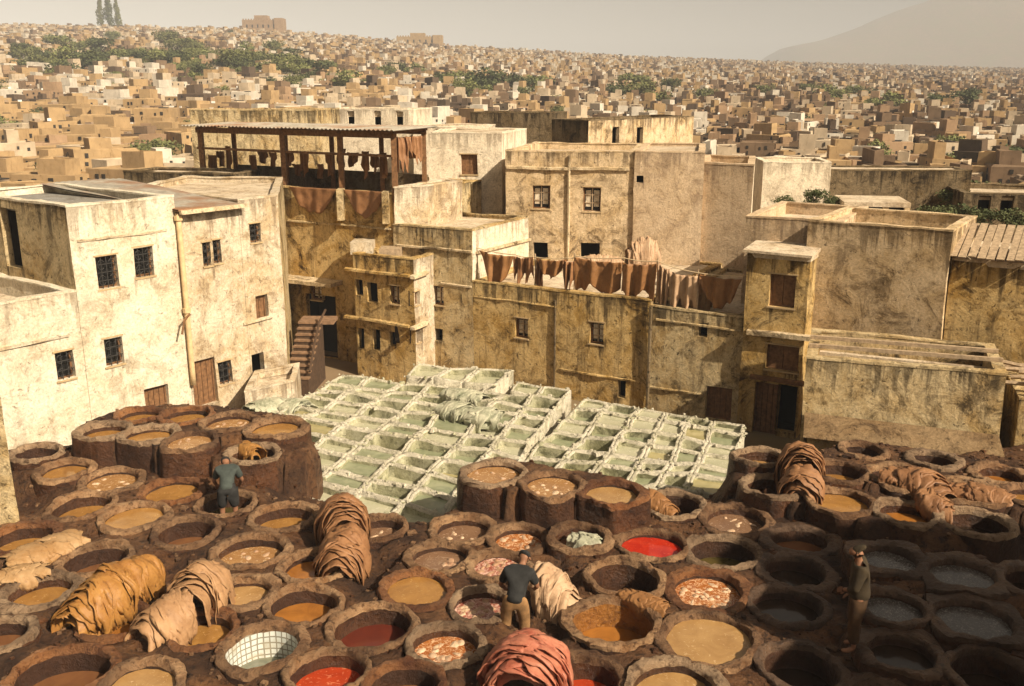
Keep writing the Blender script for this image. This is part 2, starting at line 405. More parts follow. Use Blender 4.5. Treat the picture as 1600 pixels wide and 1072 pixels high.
# drainpipe with collars between the two houses
mb = MB(); mb.tube([(*Lp(4.0, .09), z + 0) for z in np.linspace(.5, 5.7, 12)], .085, 8); pz = attach(b_mid, mb.build('drainpipe', M['pipe'], smooth=True))
for z in (2.75, 5.5):
    mb = MB(); mb.tube([(*Lp(4.0, .09), z), (*Lp(4.0, .09), z+.14)], .125, 8); attach(b_mid, mb.build('pipe_collar', M['pipe']))
mb = MB(); mb.tube([(*Lp(4.05, .15), 2.7), (*Lp(3.75, .3), 2.6), (*Lp(3.6, .35), 2.2)], .035, 5); attach(b_mid, mb.build('pipe_stub', M['wood']))
band(b_tall, 'plaster_ridge', Lp(.75), Lp(3.98), 120, 377, 262, 0, 'cream2', .05, .04)
band(b_low, 'plaster_ridge', Lp(-6.5), Lp(.74), -60, 558, 112, 0, 'cream2', .07, .06)
band(b_cor, 'plaster_ridge', Lp(6.21), Lp(7.75), 380, 505, 425, 0, 'cream2', .06, .06)

# back-left house carrying the drying shed
A4 = Vector((-13.9, 39.7)); B4 = Vector((-4.36, 34.66)); d4 = (B4-A4).normalized(); i4 = Vector((-d4.y, d4.x))
def B4p(s, k=0): p = A4+d4*s+i4*k; return (p.x, p.y)
L4 = (B4-A4).length
b_shedh = building('terrace_house', 'ochre stained house carrying the open drying shed on its roof', [B4p(0), B4p(L4), B4p(L4, 6.5), B4p(0, 6.5)], -1.3, 5.5, ['ochre', 'ochre2', 'ochre', 'ochre'],
    [(0, 494, 457, .55, .62, 'cross'), (0, 505, 545, 1.5, 2.6, 'hole')], parapet=.3)
band(b_shedh, 'ledge', B4p(0), B4p(L4), 440, 431, 535, 0, 'coping', .14, .75)
band(b_shedh, 'ledge', B4p(0), B4p(L4), 450, 345, 612, 0, 'ochre2', .05, .05)
for px in (536, 606):
    s, z = hit(A4, B4, px, 330); mb = MB(); mb.beam((*B4p(s, -.1), 4.4), (*B4p(s, -.1), 5.58), .5, .24); attach(b_shedh, mb.build('pier', M['ochre2']))
p = B4p(L4-.1); mb = MB()
b_par = building('parapet_wall', 'rain-streaked ochre parapet wall stepping up beside the drying shed', [B4p(L4+.02, -.05), B4p(L4+.9, .9), B4p(L4+.9, 3.4), B4p(L4+.02, 3.4)], 4.2, 5.75, 'cream2', parapet=.06, cat='wall')

# small tower in front of the back wall
T0, T1, T2, T3 = (-5.86, 33.9), (-3.5, 32.5), (-2.75, 34.1), (-5.05, 35.6)
b_tow = building('small_tower', 'narrow projecting ochre tower with two ledges and drip-stained lower openings', [T0, T1, T2, T3], -1.3, 3.4, ['ochre', 'cream2', 'ochre', 'ochre'],  # right face is paler, carrying its sunlight in the colour
    [(0, 582, 458, .5, .75, 'hole'), (0, 617, 461, .42, .68, 'cross'), (0, 556, 449, .35, .6, 'hole'), (1, 652, 466, .32, .5, 'cross'),
     (0, 562, 529, .3, .8, 'hole'), (0, 588, 532, .35, .8, 'hole'), (0, 613, 530, .3, .55, 'hole'), (1, 656, 522, .32, .7, 'hole'), (1, 646, 528, .3, .5, 'wood')], parapet=.45)
band(b_tow, 'ledge', T0, T1, 541, 433, 640, 0, 'ochre', .08, .13, z=2.78)
band(b_tow, 'ledge', T1, T2, 641, 433, 665, 0, 'coping', .1, .16, z=2.78)
band(b_tow, 'ledge', T0, T1, 541, 515, 640, 0, 'ochre', .08, .13, z=.95)
band(b_tow, 'ledge', T1, T2, 641, 515, 665, 0, 'coping', .1, .16, z=.95)
mb = MB(); mb.box(-6.0, -5.2, 34.2, 35.2, 3.3, 3.75); attach(b_tow, mb.build('roof_block', M['cream2']))
mb = MB(); mb.box(-4.9, -4.1, 33.9, 34.7, 3.0, 3.55); attach(b_tow, mb.build('roof_hatch', M['woodlight']))

b_ter = building('flat_roof_house', 'ochre house with a broad flat roof and bright sunlit side wall above the hide terrace', [Fp(-3.45), Fp(0), Fp(0, -4.25), Fp(-3.45, -4.25)], -1.5, 4.38, ['ochre2', 'cream', 'ochre2', 'ochre2'],  # paler plaster on the side wall puts its sunlight into the colour
    [(0, 685, 462, .5, .72, 'cross'), (0, 683, 523, .48, .48, 'hole')], parapet=.14)
band(b_ter, 'ledge', Fp(-3.45), Fp(0), 620, 385, 738, 0, 'coping', .07, .07, z=3.6)
s, z = hit(Fp(0), Fp(0, -4.25), 780, 375)
mb = MB(); mb.beam((*Fp(.06, -.2), 3.55), (*Fp(.06, -4.3), 3.5), .09); attach(b_ter, mb.build('ledge', M['coping']))
band(b_ter, 'pipe_ledge', Fp(-3.45), Fp(0), 690, 443, 738, 0, 'coping', .05, .05)

b_t1 = building('hide_terrace', 'long rough ochre building with two windows and hides drying on its terrace', [Fp(.01), Fp(6.8), Fp(6.8, -8), Fp(.01, -8)], -1.5, 2.54, ['ochre', 'ochre2', 'ochre', 'ochre'],
    [(0, 815, 513, .52, .72, 'cross'), (0, 932, 521, .52, .75, 'cross'), (0, 972, 605, .3, .75, 'hole')], parapet=.1)
b_t2 = building('lower_terrace', 'lower rough plastered terrace building with a small niche and a dark doorway', [Fp(6.81), Fp(9.9), Fp(9.9, -8), Fp(6.81, -8)], -1.5, 2.36, 'ochre2',
    [(0, 1098, 515, .28, .45, 'hole'), (0, 1123, 631, .85, 1.1, 'door')], parapet=.1)
band(b_t1, 'ledge', Fp(0), Fp(6.8), 742, 464, 870, 0, 'ochre', .035, .03)
band(b_t1, 'ledge', Fp(0), Fp(6.8), 875, 577, 1003, 0, 'ochre', .05, .045)
band(b_t2, 'ledge', Fp(6.8), Fp(9.9), 1025, 500, 1160, 0, 'ochre2', .05, .045)
band(b_t2, 'ledge', Fp(6.8), Fp(9.9), 1012, 603, 1100, 0, 'ochre2', .05, .04)
for s in (3.35,):
    mb = MB(); mb.tube([(*Fp(s, .03), z) for z in np.linspace(-1.2, 2.2, 8)], .04, 6); attach(b_t1, mb.build('joint', M['darkwall']))
mb = MB(); mb.tube([(*Fp(6.85, .08), z) for z in np.linspace(-1.3, 2.35, 10)], .06, 6); attach(b_t2, mb.build('drainpipe', M['darkwall']))

b8a, b8b = Fp(9.91, .14), Fp(11.78, .14)
b_nar = building('narrow_house', 'narrow ochre house with wooden shutter windows above a wide dark doorway', [b8a, b8b, Fp(11.78, -3), Fp(9.91, -3)], -1.6, 4.38, 'ochre',
    [(0, 1222, 455, .78, 1.0, 'wood'), (0, 1222, 560, 1.0, .8, 'wood'), (0, 1196, 640, .75, 1.7, 'door'), (0, 1236, 640, .6, 1.5, 'hole')], parapet=0)
mb = MB(); q = [Fp(9.8, .32), Fp(11.85, .32), Fp(11.85, -1.2), Fp(9.8, -1.2)]
mb.add([(*q[0], 4.43), (*q[1], 4.40), (*q[2], 4.45), (*q[3], 4.48)]+[(*q[0], 4.50), (*q[1], 4.47), (*q[2], 4.56), (*q[3], 4.59)], [(0, 3, 2, 1), (4, 5, 6, 7), (0, 1, 5, 4), (1, 2, 6, 5), (2, 3, 7, 6), (3, 0, 4, 7)])
attach(b_nar, mb.build('eave', M['roof']))
band(b_nar, 'ledge', b8a, b8b, 1168, 517, 1270, 0, 'coping', .14, .16)
band(b_nar, 'ledge', b8a, b8b, 1172, 588, 1262, 0, 'wood', .1, .12)
b_pale = building('pale_house', 'smooth pinkish house rising behind the narrow shuttered house', [Fp(9.15, -2.3), Fp(12.2, -2.3), Fp(12.2, -7), Fp(9.15, -7)], -1, 5.2, 'pink', parapet=.4)
b_big = building('plain_block', 'large plain tan block with walled flat roof and no windows', [(9.0, 28.2), (12.35, 25.95), (14.6, 29.2), (11.3, 31.4)], -1, 5.36, 'pale', parapet=.45)
b_pen = building('roofless_block', 'stained roofless tan enclosure with beams laid across its open top', [(7.76, 23.5), (12.2, 21.9), (13.3, 24.8), (8.86, 26.6)], -.3, 2.36, ['ochre2', 'ochre2', 'pale', 'pale'], parapet=.95, thick=.24)
for (f0, f1, dz, w_) in ((.30, .34, .02, .1), (.62, .66, .0, .12)):
    a = Vector((7.76, 23.5)).lerp(Vector((8.86, 26.6)), f0); b = Vector((12.2, 21.9)).lerp(Vector((13.3, 24.8)), f1)
    mb = MB(); mb.beam((a.x, a.y, 2.42+dz), (b.x, b.y, 2.44+dz), w_, .1); attach(b_pen, mb.build('beam', M['woodlight']))
mb = MB(); a = Vector((7.76, 23.5)).lerp(Vector((8.86, 26.6)), .48); b = Vector((12.2, 21.9)).lerp(Vector((13.3, 24.8)), .48)
mb.beam((a.x+.3, a.y, 1.75), (b.x-.3, b.y, 1.75), .2, .75); attach(b_pen, mb.build('partition', M['roof']))
mb = MB(); mb.add([(7.9, 23.2, -.2), (12.0, 21.6, -.2), (12.1, 21.75, .85), (7.8, 23.45, .85), (7.5, 22.5, .5), (11.9, 20.9, .5)], [(4, 5, 2, 3), (0, 3, 4), (1, 5, 2)])
attach(b_pen, mb.build('sloped_footing', M['footing']))
# right-hand house with plank roof
b_pl = building('plank_roof_house', 'ochre stained house with a sloping roof of loose pale planks', [(12.5, 26.1), (17, 23.5), (19, 26.8), (14.5, 29.4)], -1, 4.5, 'ochre', parapet=0)
A_, B_ = Vector((12.45, 25.95)), Vector((17.1, 23.3)); dd = (B_-A_).normalized(); ii = Vector((-dd.y, dd.x))
for i in range(22):
    s = i*.235+random.uniform(-.02, .02); p0 = A_+dd*s-ii*random.uniform(.0, .12); p1 = A_+dd*(s+.1)+ii*(2.6+random.uniform(-.2, .2))
    mb = MB(); mb.beam((p0.x, p0.y, 4.62+random.uniform(0, .04)), (p1.x, p1.y, 5.25+random.uniform(0, .05)), .2, .035); attach(b_pl, mb.build('plank', M['woodlight']))
b_rl = building('low_right_house', 'low brown building with bare poles and branches across its open top', [(12.6, 21.9), (17, 20.2), (18.2, 23), (13.6, 24.7)], -.3, 1.75, 'ochre2', parapet=.5)
for i in range(9):
    a = (12.6+random.uniform(-.3, .6)+i*.05, 22.0+i*.3, 1.85+random.uniform(0, .25)); b = (16.5, 20.6+i*.3+random.uniform(-.4, .4), 1.9+random.uniform(0, .3))
    mid = (14.5+random.uniform(-.3, .3), (a[1]+b[1])/2+random.uniform(-.2, .2), 2.0+random.uniform(-.1, .2))
    mb = MB(); mb.tube([a, mid, b], [.06, .05, .03], 6); attach(b_rl, mb.build('pole', M['woodlight']))

# upper row behind the terrace
U0, U1, U2 = Vector((-.27, 38.3)), Vector((4.84, 37.3)), Vector((7.5, 36.75)); du = (U2-U0).normalized(); iu = Vector((-du.y, du.x))
up = lambda v, k: (v.x+iu.x*k, v.y+iu.y*k)
b_u1 = building('upper_house', 'tan house with dark stained cornice and two curtained windows behind the hide terrace', [xy(U0), xy(U1), up(U1, 7), up(U0, 7)], 1.5, 6.85, 'pale',
    [(0, 845, 308, .72, .95, 'cross'), (0, 925, 312, .72, .98, 'cross'), (0, 845, 392, .62, .7, 'hole'), (0, 922, 394, .78, .75, 'hole')], parapet=.3)
band(b_u1, 'cornice', U0, U1, 792, 262, 984, 0, 'coping', .1, .1)
mb = MB(); a = hit(U0, U1, 889, 300)[0]; q = along(U0, U1, a, .04); mb.tube([(*q, z) for z in np.linspace(2.5, 6.7, 8)], .06, 6); attach(b_u1, mb.build('drainpipe', M['coping']))
b_u2 = building('blank_upper_house', 'blank tan house front with a dark hole near its top, no windows', [up(U1+du*.01, -.12), up(U2, -.12), up(U2, 7), up(U1+du*.01, 7)], 1.5, 6.87, 'pink', [(0, 1000, 280, .28, .28, 'hole')], parapet=.12)
b_u3 = building('end_house', 'smooth tan end house with a thin sunlit side edge and roof parapet', [up(U2+du*.01, .2), (9.22, 36.0), (10.6, 41.2), up(U2+du*.01, 5.6)], 1.0, 6.45, ['pink', 'white', 'pink', 'pink'], parapet=.45)  # white on the side wall paints its sunlight in
b_wh = building('white_house', 'tall off-white house with one framed window next to the drying shed', [(-3.63, 41), (-.42, 40.6), (.7, 46), (-2.9, 46.5)], 1.5, 7.46, ['white', 'white', 'white', 'white'],
    [(0, 733, 257, .72, .85, 'wood'), (0, 735, 322, .62, .5, 'cross')], parapet=.06)
b_bw = building('rear_wall_house', 'long blank ochre wall rising behind the tin roof of the drying shed', [(-15.5, 46), (-9.35, 45.6), (-9, 50), (-15, 50.5)], -5, 8.35, 'ochre2', parapet=.2, amp=.02)
b_bw2 = building('rear_white_house', 'long dirty white house front beyond the drying shed', [(-11.1, 55), (-5.6, 54.4), (-5, 60), (-10.5, 60.6)], -5, 8.25, 'white',
    [(0, x, 186, .4, .9, 'hole') for x in (520, 548, 590, 625)], parapet=.3)
b_bw3 = building('rear_low_house', 'low cream house between the drying shed and the white house', [(-5.4, 52), (-1.4, 51.6), (-1, 57), (-5, 57)], -5, 7.35, 'white', [(0, 690, 203, .7, .5, 'hole')], parapet=.25)
b_co = building('corner_block', 'cubic house with a shade-darkened camera-side face and a long white sunlit flank', [(2.25, 54), (4.15, 52), (12, 63), (9.5, 66)], -5, 7.7, ['darkwall', 'pale', 'pale', 'pale'],  # dark plaster on the camera side paints its shade in
    [(1, x, 212, .8, 1.0, 'hole') for x in (962, 1000)], parapet=.35)
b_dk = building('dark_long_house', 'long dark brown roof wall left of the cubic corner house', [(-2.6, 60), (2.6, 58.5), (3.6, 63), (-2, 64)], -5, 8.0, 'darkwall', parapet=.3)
b_r1 = building('white_roof_room', 'small white blank roof room beyond the end house', [(11.2, 42), (14.1, 41.6), (14.6, 45), (11.6, 45.4)], -5, 6.15, 'white', parapet=.15)
b_r2 = building('dark_garden_wall', 'long dark weathered wall with vegetation at its foot', [(14.7, 44.2), (21.2, 43.4), (21.7, 46), (15, 46.8)], -2, 5.65, 'darkwall', parapet=.05)
b_r3 = building('small_roof_hut', 'small hut with pale flat roof below the dark weathered wall', [(13.6, 38.2), (16.1, 37.7), (16.7, 40.4), (14.1, 40.9)], -1, 4.75, 'pale', [(0, 1365, 332, .7, .5, 'hole'), (0, 1400, 334, .6, .5, 'hole')], parapet=0)
b_r4 = building('shadowed_house', 'house front coloured dark as if shadowed at the edge of the hillside houses', [(19.8, 41), (27, 39.5), (28, 44), (20.5, 45.5)], -2, 4.9, 'darkwall', [(0, x, 310, .5, .8, 'hole') for x in (1540, 1575)], parapet=.2)  # dark plaster puts the shadow into the wall colour
b_r5 = building('yard_roof', 'low cream roof terrace with plants behind the pinkish house', [(9.9, 33.5), (13.4, 32.8), (14.2, 36.5), (10.6, 37.2)], -1, 4.2, 'white', parapet=.35)
b_l1 = building('green_parapet_house', 'dark greenish parapet wall behind the tin roof', [(-15.8, 38.3), (-11.0, 37.2), (-10.5, 39.3), (-15.3, 40.6)], 0, 6.02, 'darkwall', parapet=.1)
# corner of the house at the left edge, nearest vats
c0 = P(29, 806, .75)
b_edge = building('edge_house', 'brown stained house corner right beside the round vats', [(c0.x-3, c0.y-1.1), (c0.x, c0.y), (c0.x-1.3, c0.y+1.6), (c0.x-4.3, c0.y+.5)], -.2, 8.5, 'ochre2', parapet=.3)
# the house whose shadow lies over the dark vats (outside the frame, on the sunny side)
b_shade = building('viewing_house', 'tall cream house beside the yard, outside the picture', [(12.5, -6), (22, -6), (22, 9.0), (12.5, 9.0)], -.5, 9.5, 'cream', parapet=.4, res=1.5)

# stairs
st = thing('staircase', 'steep shadow-brown mud-brick stairs rising beside the cream corner house', 'stairs', (-7.5, 31.5, -1.3))
for i in range(10):
    f = i/9; cx, cy = -7.55+.12*f, 31.4+1.9*f; z1 = -.6+1.55*f
    mb = MB(); mb.box(-.4, .4, -.13, .22, -1.3-z1, -.05); attach(st, mb.build('riser', M['brick'], loc=(cx, cy, z1), rz=R(-4)))
    mb = MB(); mb.box(-.42, .42, -.16, .08, -.048, .012); attach(st, mb.build('step', M['stepstone'], loc=(cx, cy, z1), rz=R(-4)))
mb = MB(); mb.tube([(-7.1, 31.25, -.35), (-7.07, 32.0, .35), (-7.0, 32.8, 1.05), (-6.85, 33.3, 1.4)], .045, 6); attach(st, mb.build('side_wall', M['brick']))
mb = MB(); mb.box(-7.9, -6.6, 33.4, 34.3, .82, .94); attach(st, mb.build('landing', M['stepstone']))

# ------------------------------------------------------------------ drying shed
zd, zr = 5.42, 7.72
sh = thing('drying_shed', 'open timber drying shed with a corrugated tin roof', 'shed', (-8.9, 37, zd-.2))
fr = [P(315, 285, zd), P(441, 300, zd), P(530, 303, zd), P(614, 306, zd)]
f0, f1 = Vector((fr[0].x, fr[0].y)), Vector((fr[3].x, fr[3].y)); fd = (f1-f0).normalized(); fi = Vector((-fd.y, fd.x)); FL = (f1-f0).length
posts = []
for k, dep in ((0, .15), (1, 1.95)):
    for f in ((0, .46, .75, 1.0) if k == 0 else (0, .3, .55, .8, 1.0)):
        p = f0+fd*FL*f+fi*dep; posts.append(p)
        mb = MB(); mb.beam((p.x, p.y, zd-.25), (p.x, p.y, zr-.05), .2 if k == 0 else .17); attach(sh, mb.build('post', M['wood']))
for dep, z, w_ in ((.15, zr-.12, .22), (1.95, zr-.05, .18), (.15, 6.85, .09), (1.95, 6.7, .08)):
    a = f0-fd*.25+fi*dep; b = f1+fd*.1+fi*dep; mb = MB(); mb.beam((a.x, a.y, z), (b.x, b.y, z), .1, w_); attach(sh, mb.build('rail', M['wood']))
for f in (0, .46, .75, 1.0):
    a = f0+fd*FL*f; b = a+fi*2.15; mb = MB(); mb.beam((a.x, a.y, zr-.02), (b.x, b.y, zr+.06), .1, .12); attach(sh, mb.build('rafter', M['wood']))
a = f1; b = f1+fi*1.95; mb = MB(); mb.beam((a.x, a.y, 6.8), (b.x, b.y, 6.8), .08); attach(sh, mb.build('rail', M['wood']))
NS = 6                                                     # corrugated sheets
for k in range(NS):
    mb = MB(); n = 40; s0 = -.55+(FL+.95)*k/NS; s1 = -.55+(FL+.95)*(k+1)/NS+.06; dz = .012*(k % 2)
    for i in range(n+1):
        s = s0+(s1-s0)*i/n; zz = .028*math.sin(s*2*math.pi/.21)
        for dep, zb in ((-.35, zr+.07), (.9, zr+.1), (2.3, zr+.15)):
            p = f0+fd*s+fi*dep; mb.v.append((p.x, p.y, zb+zz+dz)); mb.v.append((p.x, p.y, zb+zz+dz-.012))
    for i in range(n):
        for j in range(2):
            q = i*6+j*2; mb.f += [(q, q+6, q+8, q+2), (q+1, q+3, q+9, q+7)]
        mb.f.append((i*6, i*6+1, i*6+7, i*6+6))
    mb.m = [0]*len(mb.f); attach(sh, mb.build('roof_sheet', M['tin'], smooth=False))
# low walls under the shed
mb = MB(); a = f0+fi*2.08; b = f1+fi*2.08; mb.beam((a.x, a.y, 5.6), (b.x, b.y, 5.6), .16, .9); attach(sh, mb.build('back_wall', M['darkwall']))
a = f0+fd*FL*.0; b = f0-fd*5; 
# ------------------------------------------------------------------ liquids
def liquid(name, c, c2, rough=.12, scum=None, k=.5, sc=2.2):
    n = NT(name); a = n.noise(sc, 5, .65, dist=1.2); b = n.noise(sc*3.2, 6, .75, dist=2.0, off=4)
    cc = n.mix(n.ramp(a, .35, .65), c, c2)
    if scum:
        m = n.ramp(b, .60-.12*k, .66-.06*k, 0, .9); cc = n.mix(m, cc, scum); n.rough(n.ramp(m, 0, 1, rough, .8))
    else: n.rough(rough)
    n.col(cc); n.b.inputs['Specular IOR Level'].default_value = .45; n.bump(n.noise(6, 4, .55), .18, .02)
    return n.m
LQ = {
 'tan': liquid('tan_liquor', (.36,.215,.085), (.27,.15,.055), .2, (.46,.31,.16), .02),
 'ochre': liquid('ochre_liquor', (.32,.165,.045), (.22,.105,.028), .12, (.40,.24,.09), .02),
 'foam': liquid('foamy_tan_liquor', (.33,.18,.07), (.24,.12,.045), .2, (.56,.41,.25), .3),
 'amber': liquid('amber_liquor', (.32,.13,.025), (.22,.085,.018), .15),
 'brown': liquid('brown_liquor', (.17,.075,.03), (.12,.05,.022), .18),
 'grey': liquid('grey_brown_liquor', (.20,.115,.065), (.15,.08,.045), .25, (.34,.24,.16), .25),
 'maroon': liquid('maroon_liquor', (.11,.022,.012), (.08,.016,.010), .14),
 'red': liquid('red_dye', (.42,.028,.010), (.28,.010,.006), .1, (.50,.10,.04), .06),
 'orange': liquid('orange_red_dye', (.38,.045,.012), (.28,.03,.010), .18, (.55,.22,.10), .12),
 'crust': liquid('orange_liquor_with_scum', (.34,.12,.025), (.24,.07,.02), .25, (.66,.45,.28), .85, 3),
 'pinkcrust': liquid('pink_white_scum', (.26,.06,.03), (.19,.04,.02), .3, (.66,.46,.36), 1.2, 3),
 'dark': liquid('black_brown_liquor', (.030,.017,.010), (.020,.012,.008), .12),
 'slate': liquid('sky_sheen_slate_liquor', (.075,.065,.057), (.045,.038,.034), .16, (.24,.215,.19), .55, 5),  # grey tone and pale patches paint the sky's reflection in
 'olive': liquid('olive_liquor', (.085,.06,.015), (.05,.04,.012), .12),
 'murk': liquid('murky_pale_water', (.20,.19,.13), (.12,.13,.10), .1),
 'lime1': liquid('lime_water_pale', (.43,.405,.29), (.34,.335,.225), .2, (.54,.50,.38), .1),
 'lime2': liquid('lime_water_green', (.27,.28,.175), (.18,.20,.12), .16),
 'lime3': liquid('lime_water_yellow', (.36,.31,.16), (.27,.235,.11), .2),
}
def vatmat(name, c1, c2, c3, off=0, rough=.9, bd=.05):
    n = NT(name); a = n.noise(2.1, 7, .72, off=off, dist=.5); b = n.noise(9, 6, .75, off=off+3); d = n.noise(.6, 4, .6, off=off+7)
    c = n.mix(n.ramp(a, .35, .62), c1, c2); c = n.mix(n.ramp(d, .42, .62, 0, .7), c, c3); c = n.mix(n.ramp(b, .52, .62, 0, .8), c, c3)
    n.col(c); n.rough(n.ramp(d, .38, .58, max(.22, rough-.5), rough)); n.b.inputs['Specular IOR Level'].default_value = .3
    n.bump(n.math('ADD', n.math('MULTIPLY', a, 1.3), n.math('MULTIPLY', b, .8)), 1.0, bd*1.5); return n.m
M['scum'] = vatmat('pale_scum', (.50,.34,.21), (.60,.45,.31), (.26,.12,.06), 93, .7, .02)
M['rim'] = vatmat('dry_rim_stone', (.24,.12,.052), (.44,.275,.15), (.045,.016,.007), bd=.10)
M['rim3'] = vatmat('grey_crusted_rim', (.26,.165,.095), (.42,.29,.18), (.06,.03,.016), 63, bd=.10)
M['rim4'] = vatmat('rust_stained_rim', (.20,.075,.026), (.31,.15,.065), (.05,.015,.007), 73, .7, bd=.10)
M['rim2'] = vatmat('brown_rim_stone', (.16,.075,.033), (.34,.20,.105), (.035,.013,.007), 83, bd=.10)
M['vwall'] = vatmat('dye_stained_stone', (.052,.019,.007), (.105,.042,.016), (.014,.005,.0028), 13, .6)
M['vin'] = vatmat('stained_lining', (.085,.036,.016), (.055,.022,.010), (.022,.009,.005), 23, .55)
M['vgold'] = vatmat('amber_lining', (.34,.15,.03), (.25,.10,.02), (.12,.045,.012), 33, .5)
M['rim_shaded'] = vatmat('shaded_rim_stone', (.085,.050,.030), (.15,.09,.056), (.030,.016,.010), 43, .5)  # cast shade put into the rim colour of the right-hand vats
M['mud'] = vatmat('yard_mud', (.060,.022,.008), (.175,.085,.037), (.012,.0045,.0025), 53, .8, .08)
n = NT('white_tile_lining'); 
uvn = n.t.nodes.new('ShaderNodeUVMap'); br = n.t.nodes.new('ShaderNodeTexBrick'); br.offset = 0; n.l(uvn.outputs[0], br.inputs[0])
br.inputs['Scale'].default_value = 1.0; br.inputs['Color1'].default_value = (.62,.63,.58,1); br.inputs['Color2'].default_value = (.50,.53,.50,1); br.inputs['Mortar'].default_value = (.22,.20,.16,1)
br.inputs['Mortar Size'].default_value = .012; br.inputs['Brick Width'].default_value = .1; br.inputs['Row Height'].default_value = .1
n.col(n.mix(n.ramp(n.noise(3, 5, .7), .5, .65, 0, .6), br.outputs[0], (.36,.30,.20))); n.rough(.4); M['tile'] = n.m

# ------------------------------------------------------------------ round dye vats: px, py, opening width px, rim height, liquid drop, liquid, what singles it out
HI, LO = 1.62, 1.0
VATS = [
 (222,646,60,HI,.18,'ochre','beside the cream house door'), (288,647,72,HI,.2,'ochre','on the raised vat block below the pipe house'), (358,657,72,HI,.16,'foam','second from the corner of the raised vat block'), (427,670,78,HI,.12,'ochre','on the tall corner of the raised vat block'),
 (161,673,70,HI,.2,'ochre','at the cream wall end of the raised vat block'), (227,679,74,HI,.15,'ochre','in the front row of the raised vat block'), (293,690,78,HI,.1,'foam','brimming, behind the bending worker'),
 (60,706,66,1.25,.4,'dark','sunk low by the foot of the cream wall'), (104,729,74,1.1,.15,'ochre',''), (178,746,86,LO,.14,'foam',''), (268,764,88,LO,.14,'ochre',''),
 (128,787,88,LO,.3,'ochre',''), (212,804,90,LO,.1,'ochre',''), (290,828,90,LO,.42,'brown',''), (392,857,98,LO,.24,'foam','with white crust on its inner edge'), (443,805,88,LO,.3,'ochre',''),
 (352,785,80,.95,.35,'olive','with the bending worker standing in it'), (400,702,56,1.45,.3,'dark','in the niche with orange hides'),
 (33,838,90,LO,.3,'ochre',''), (145,872,95,LO,.4,'brown','between pale draped hides and the yellow hide pile'), (66,918,94,LO,.25,'ochre','with pale hides hanging over its back edge'), (374,924,86,LO,.15,'tan','beside the tan double hide pile'),
 (471,944,108,LO,.32,'amber',''), (317,980,98,LO,.25,'ochre','under the tan double hide pile'), (410,1005,116,LO,.55,'murk','lined with white tiles'),
 (511,1047,114,LO,.3,'orange','beside the white-tiled vat'), (97,1047,134,LO,.4,'brown',''), (220,1067,112,LO,.12,'tan','with its rim level with the liquid'), (-12,990,96,LO,.3,'brown',''),
 (487,882,88,LO,.2,'amber','under the brown double hide pile'), (180,968,96,LO-.05,.2,'amber','under the yellow hide pile'), (-8,895,70,LO,.3,'brown','at the pale draped hides'),
 (590,822,76,LO,.25,'grey','behind the brown double hide pile'),
 (772,737,86,HI,.12,'foam','standing at the corner of the three-vat block'), (863,755,84,HI,.12,'foam','in the middle of the three-vat block'), (955,769,84,HI,.12,'tan','at the hide end of the three-vat block'),
 (720,827,86,LO,.2,'grey',''), (811,840,80,LO,.16,'crust',''), (906,836,78,1.15,.25,'brown','with a pale rag bundle in it'), (1018,849,94,1.05,.14,'red','filled to the brim'),
 (689,867,92,LO,.18,'grey',''), (778,881,78,LO,.12,'pinkcrust','behind the worker in the dark shirt'), (652,916,98,LO,.1,'ochre','pale bubbles on its surface'), (752,941,88,LO,.18,'pinkcrust','left by the worker in the dark shirt'),
 (583,975,118,LO,.36,'maroon',''), (694,1005,106,LO,.22,'crust','beside the pink hide pile'), (975,902,108,1.05,.8,'dark','nearly empty'), (958,965,126,LO,.5,'amber','with yellow stained inside and orange scraps'),
 (632,1068,112,LO,.35,'brown',''), (915,1062,112,.95,.35,'orange','beside the pink hide pile'), (1050,1070,130,LO,.2,'tan',''),
 (1050,786,88,1.05,.5,'brown','with orange hides hanging in it'), (1152,809,94,LO,.2,'grey','with white foam'), (1250,841,86,LO,.3,'brown',''), (1129,860,100,LO,.42,'olive',''),
 (1242,891,96,LO,.3,'dark',''), (1106,919,110,LO,.16,'crust',''), (1229,942,104,LO,.22,'dark',''), (1108,995,136,LO,.1,'tan',''), (1252,1040,118,1.0,.42,'dark','at the feet of the standing worker'),
 (1190,716,62,1.55,.3,'tan','behind the brown hide pile by the roofless block'), (1202,752,84,1.35,.45,'maroon','under the brown hide pile by the roofless block'), (1315,737,78,1.55,.3,'ochre','by the roofless block'),
 (1320,778,90,1.4,.14,'ochre',''), (1408,797,82,1.4,.25,'amber',''), (1525,812,90,1.4,.35,'dark',''), (1402,742,84,1.55,.3,'maroon','under the brown hides by the roofless block'), (1518,768,92,1.5,.3,'brown','with reddish hides heaped in it'), (1606,770,70,1.5,.2,'ochre',''),
 (1458,716,62,1.5,.3,'brown','against the footing of the roofless block'), (1568,742,70,1.5,.25,'amber','against the low right building'), (1350,702,58,1.55,.25,'grey','against the footing near the brown hide pile'),
 (1394,871,88,1.35,.14,'slate','nearest the standing worker in the squared block'), (1500,894,100,1.35,.12,'slate','in the squared block, facing the drooping hide bundle'), (1403,946,96,1.3,.14,'slate','directly behind the standing worker'), (1514,964,114,1.3,.12,'slate','widest of the squared block'),
 (1407,1023,106,1.2,.2,'dark','between the standing worker and the squared block'), (1548,1048,118,1.2,.4,'dark','deep, next to the widest slate vat'), (1612,905,84,1.35,.3,'dark',''), (1385,1090,104,1.0,.3,'dark','sharing the rim the worker stands on'),
]
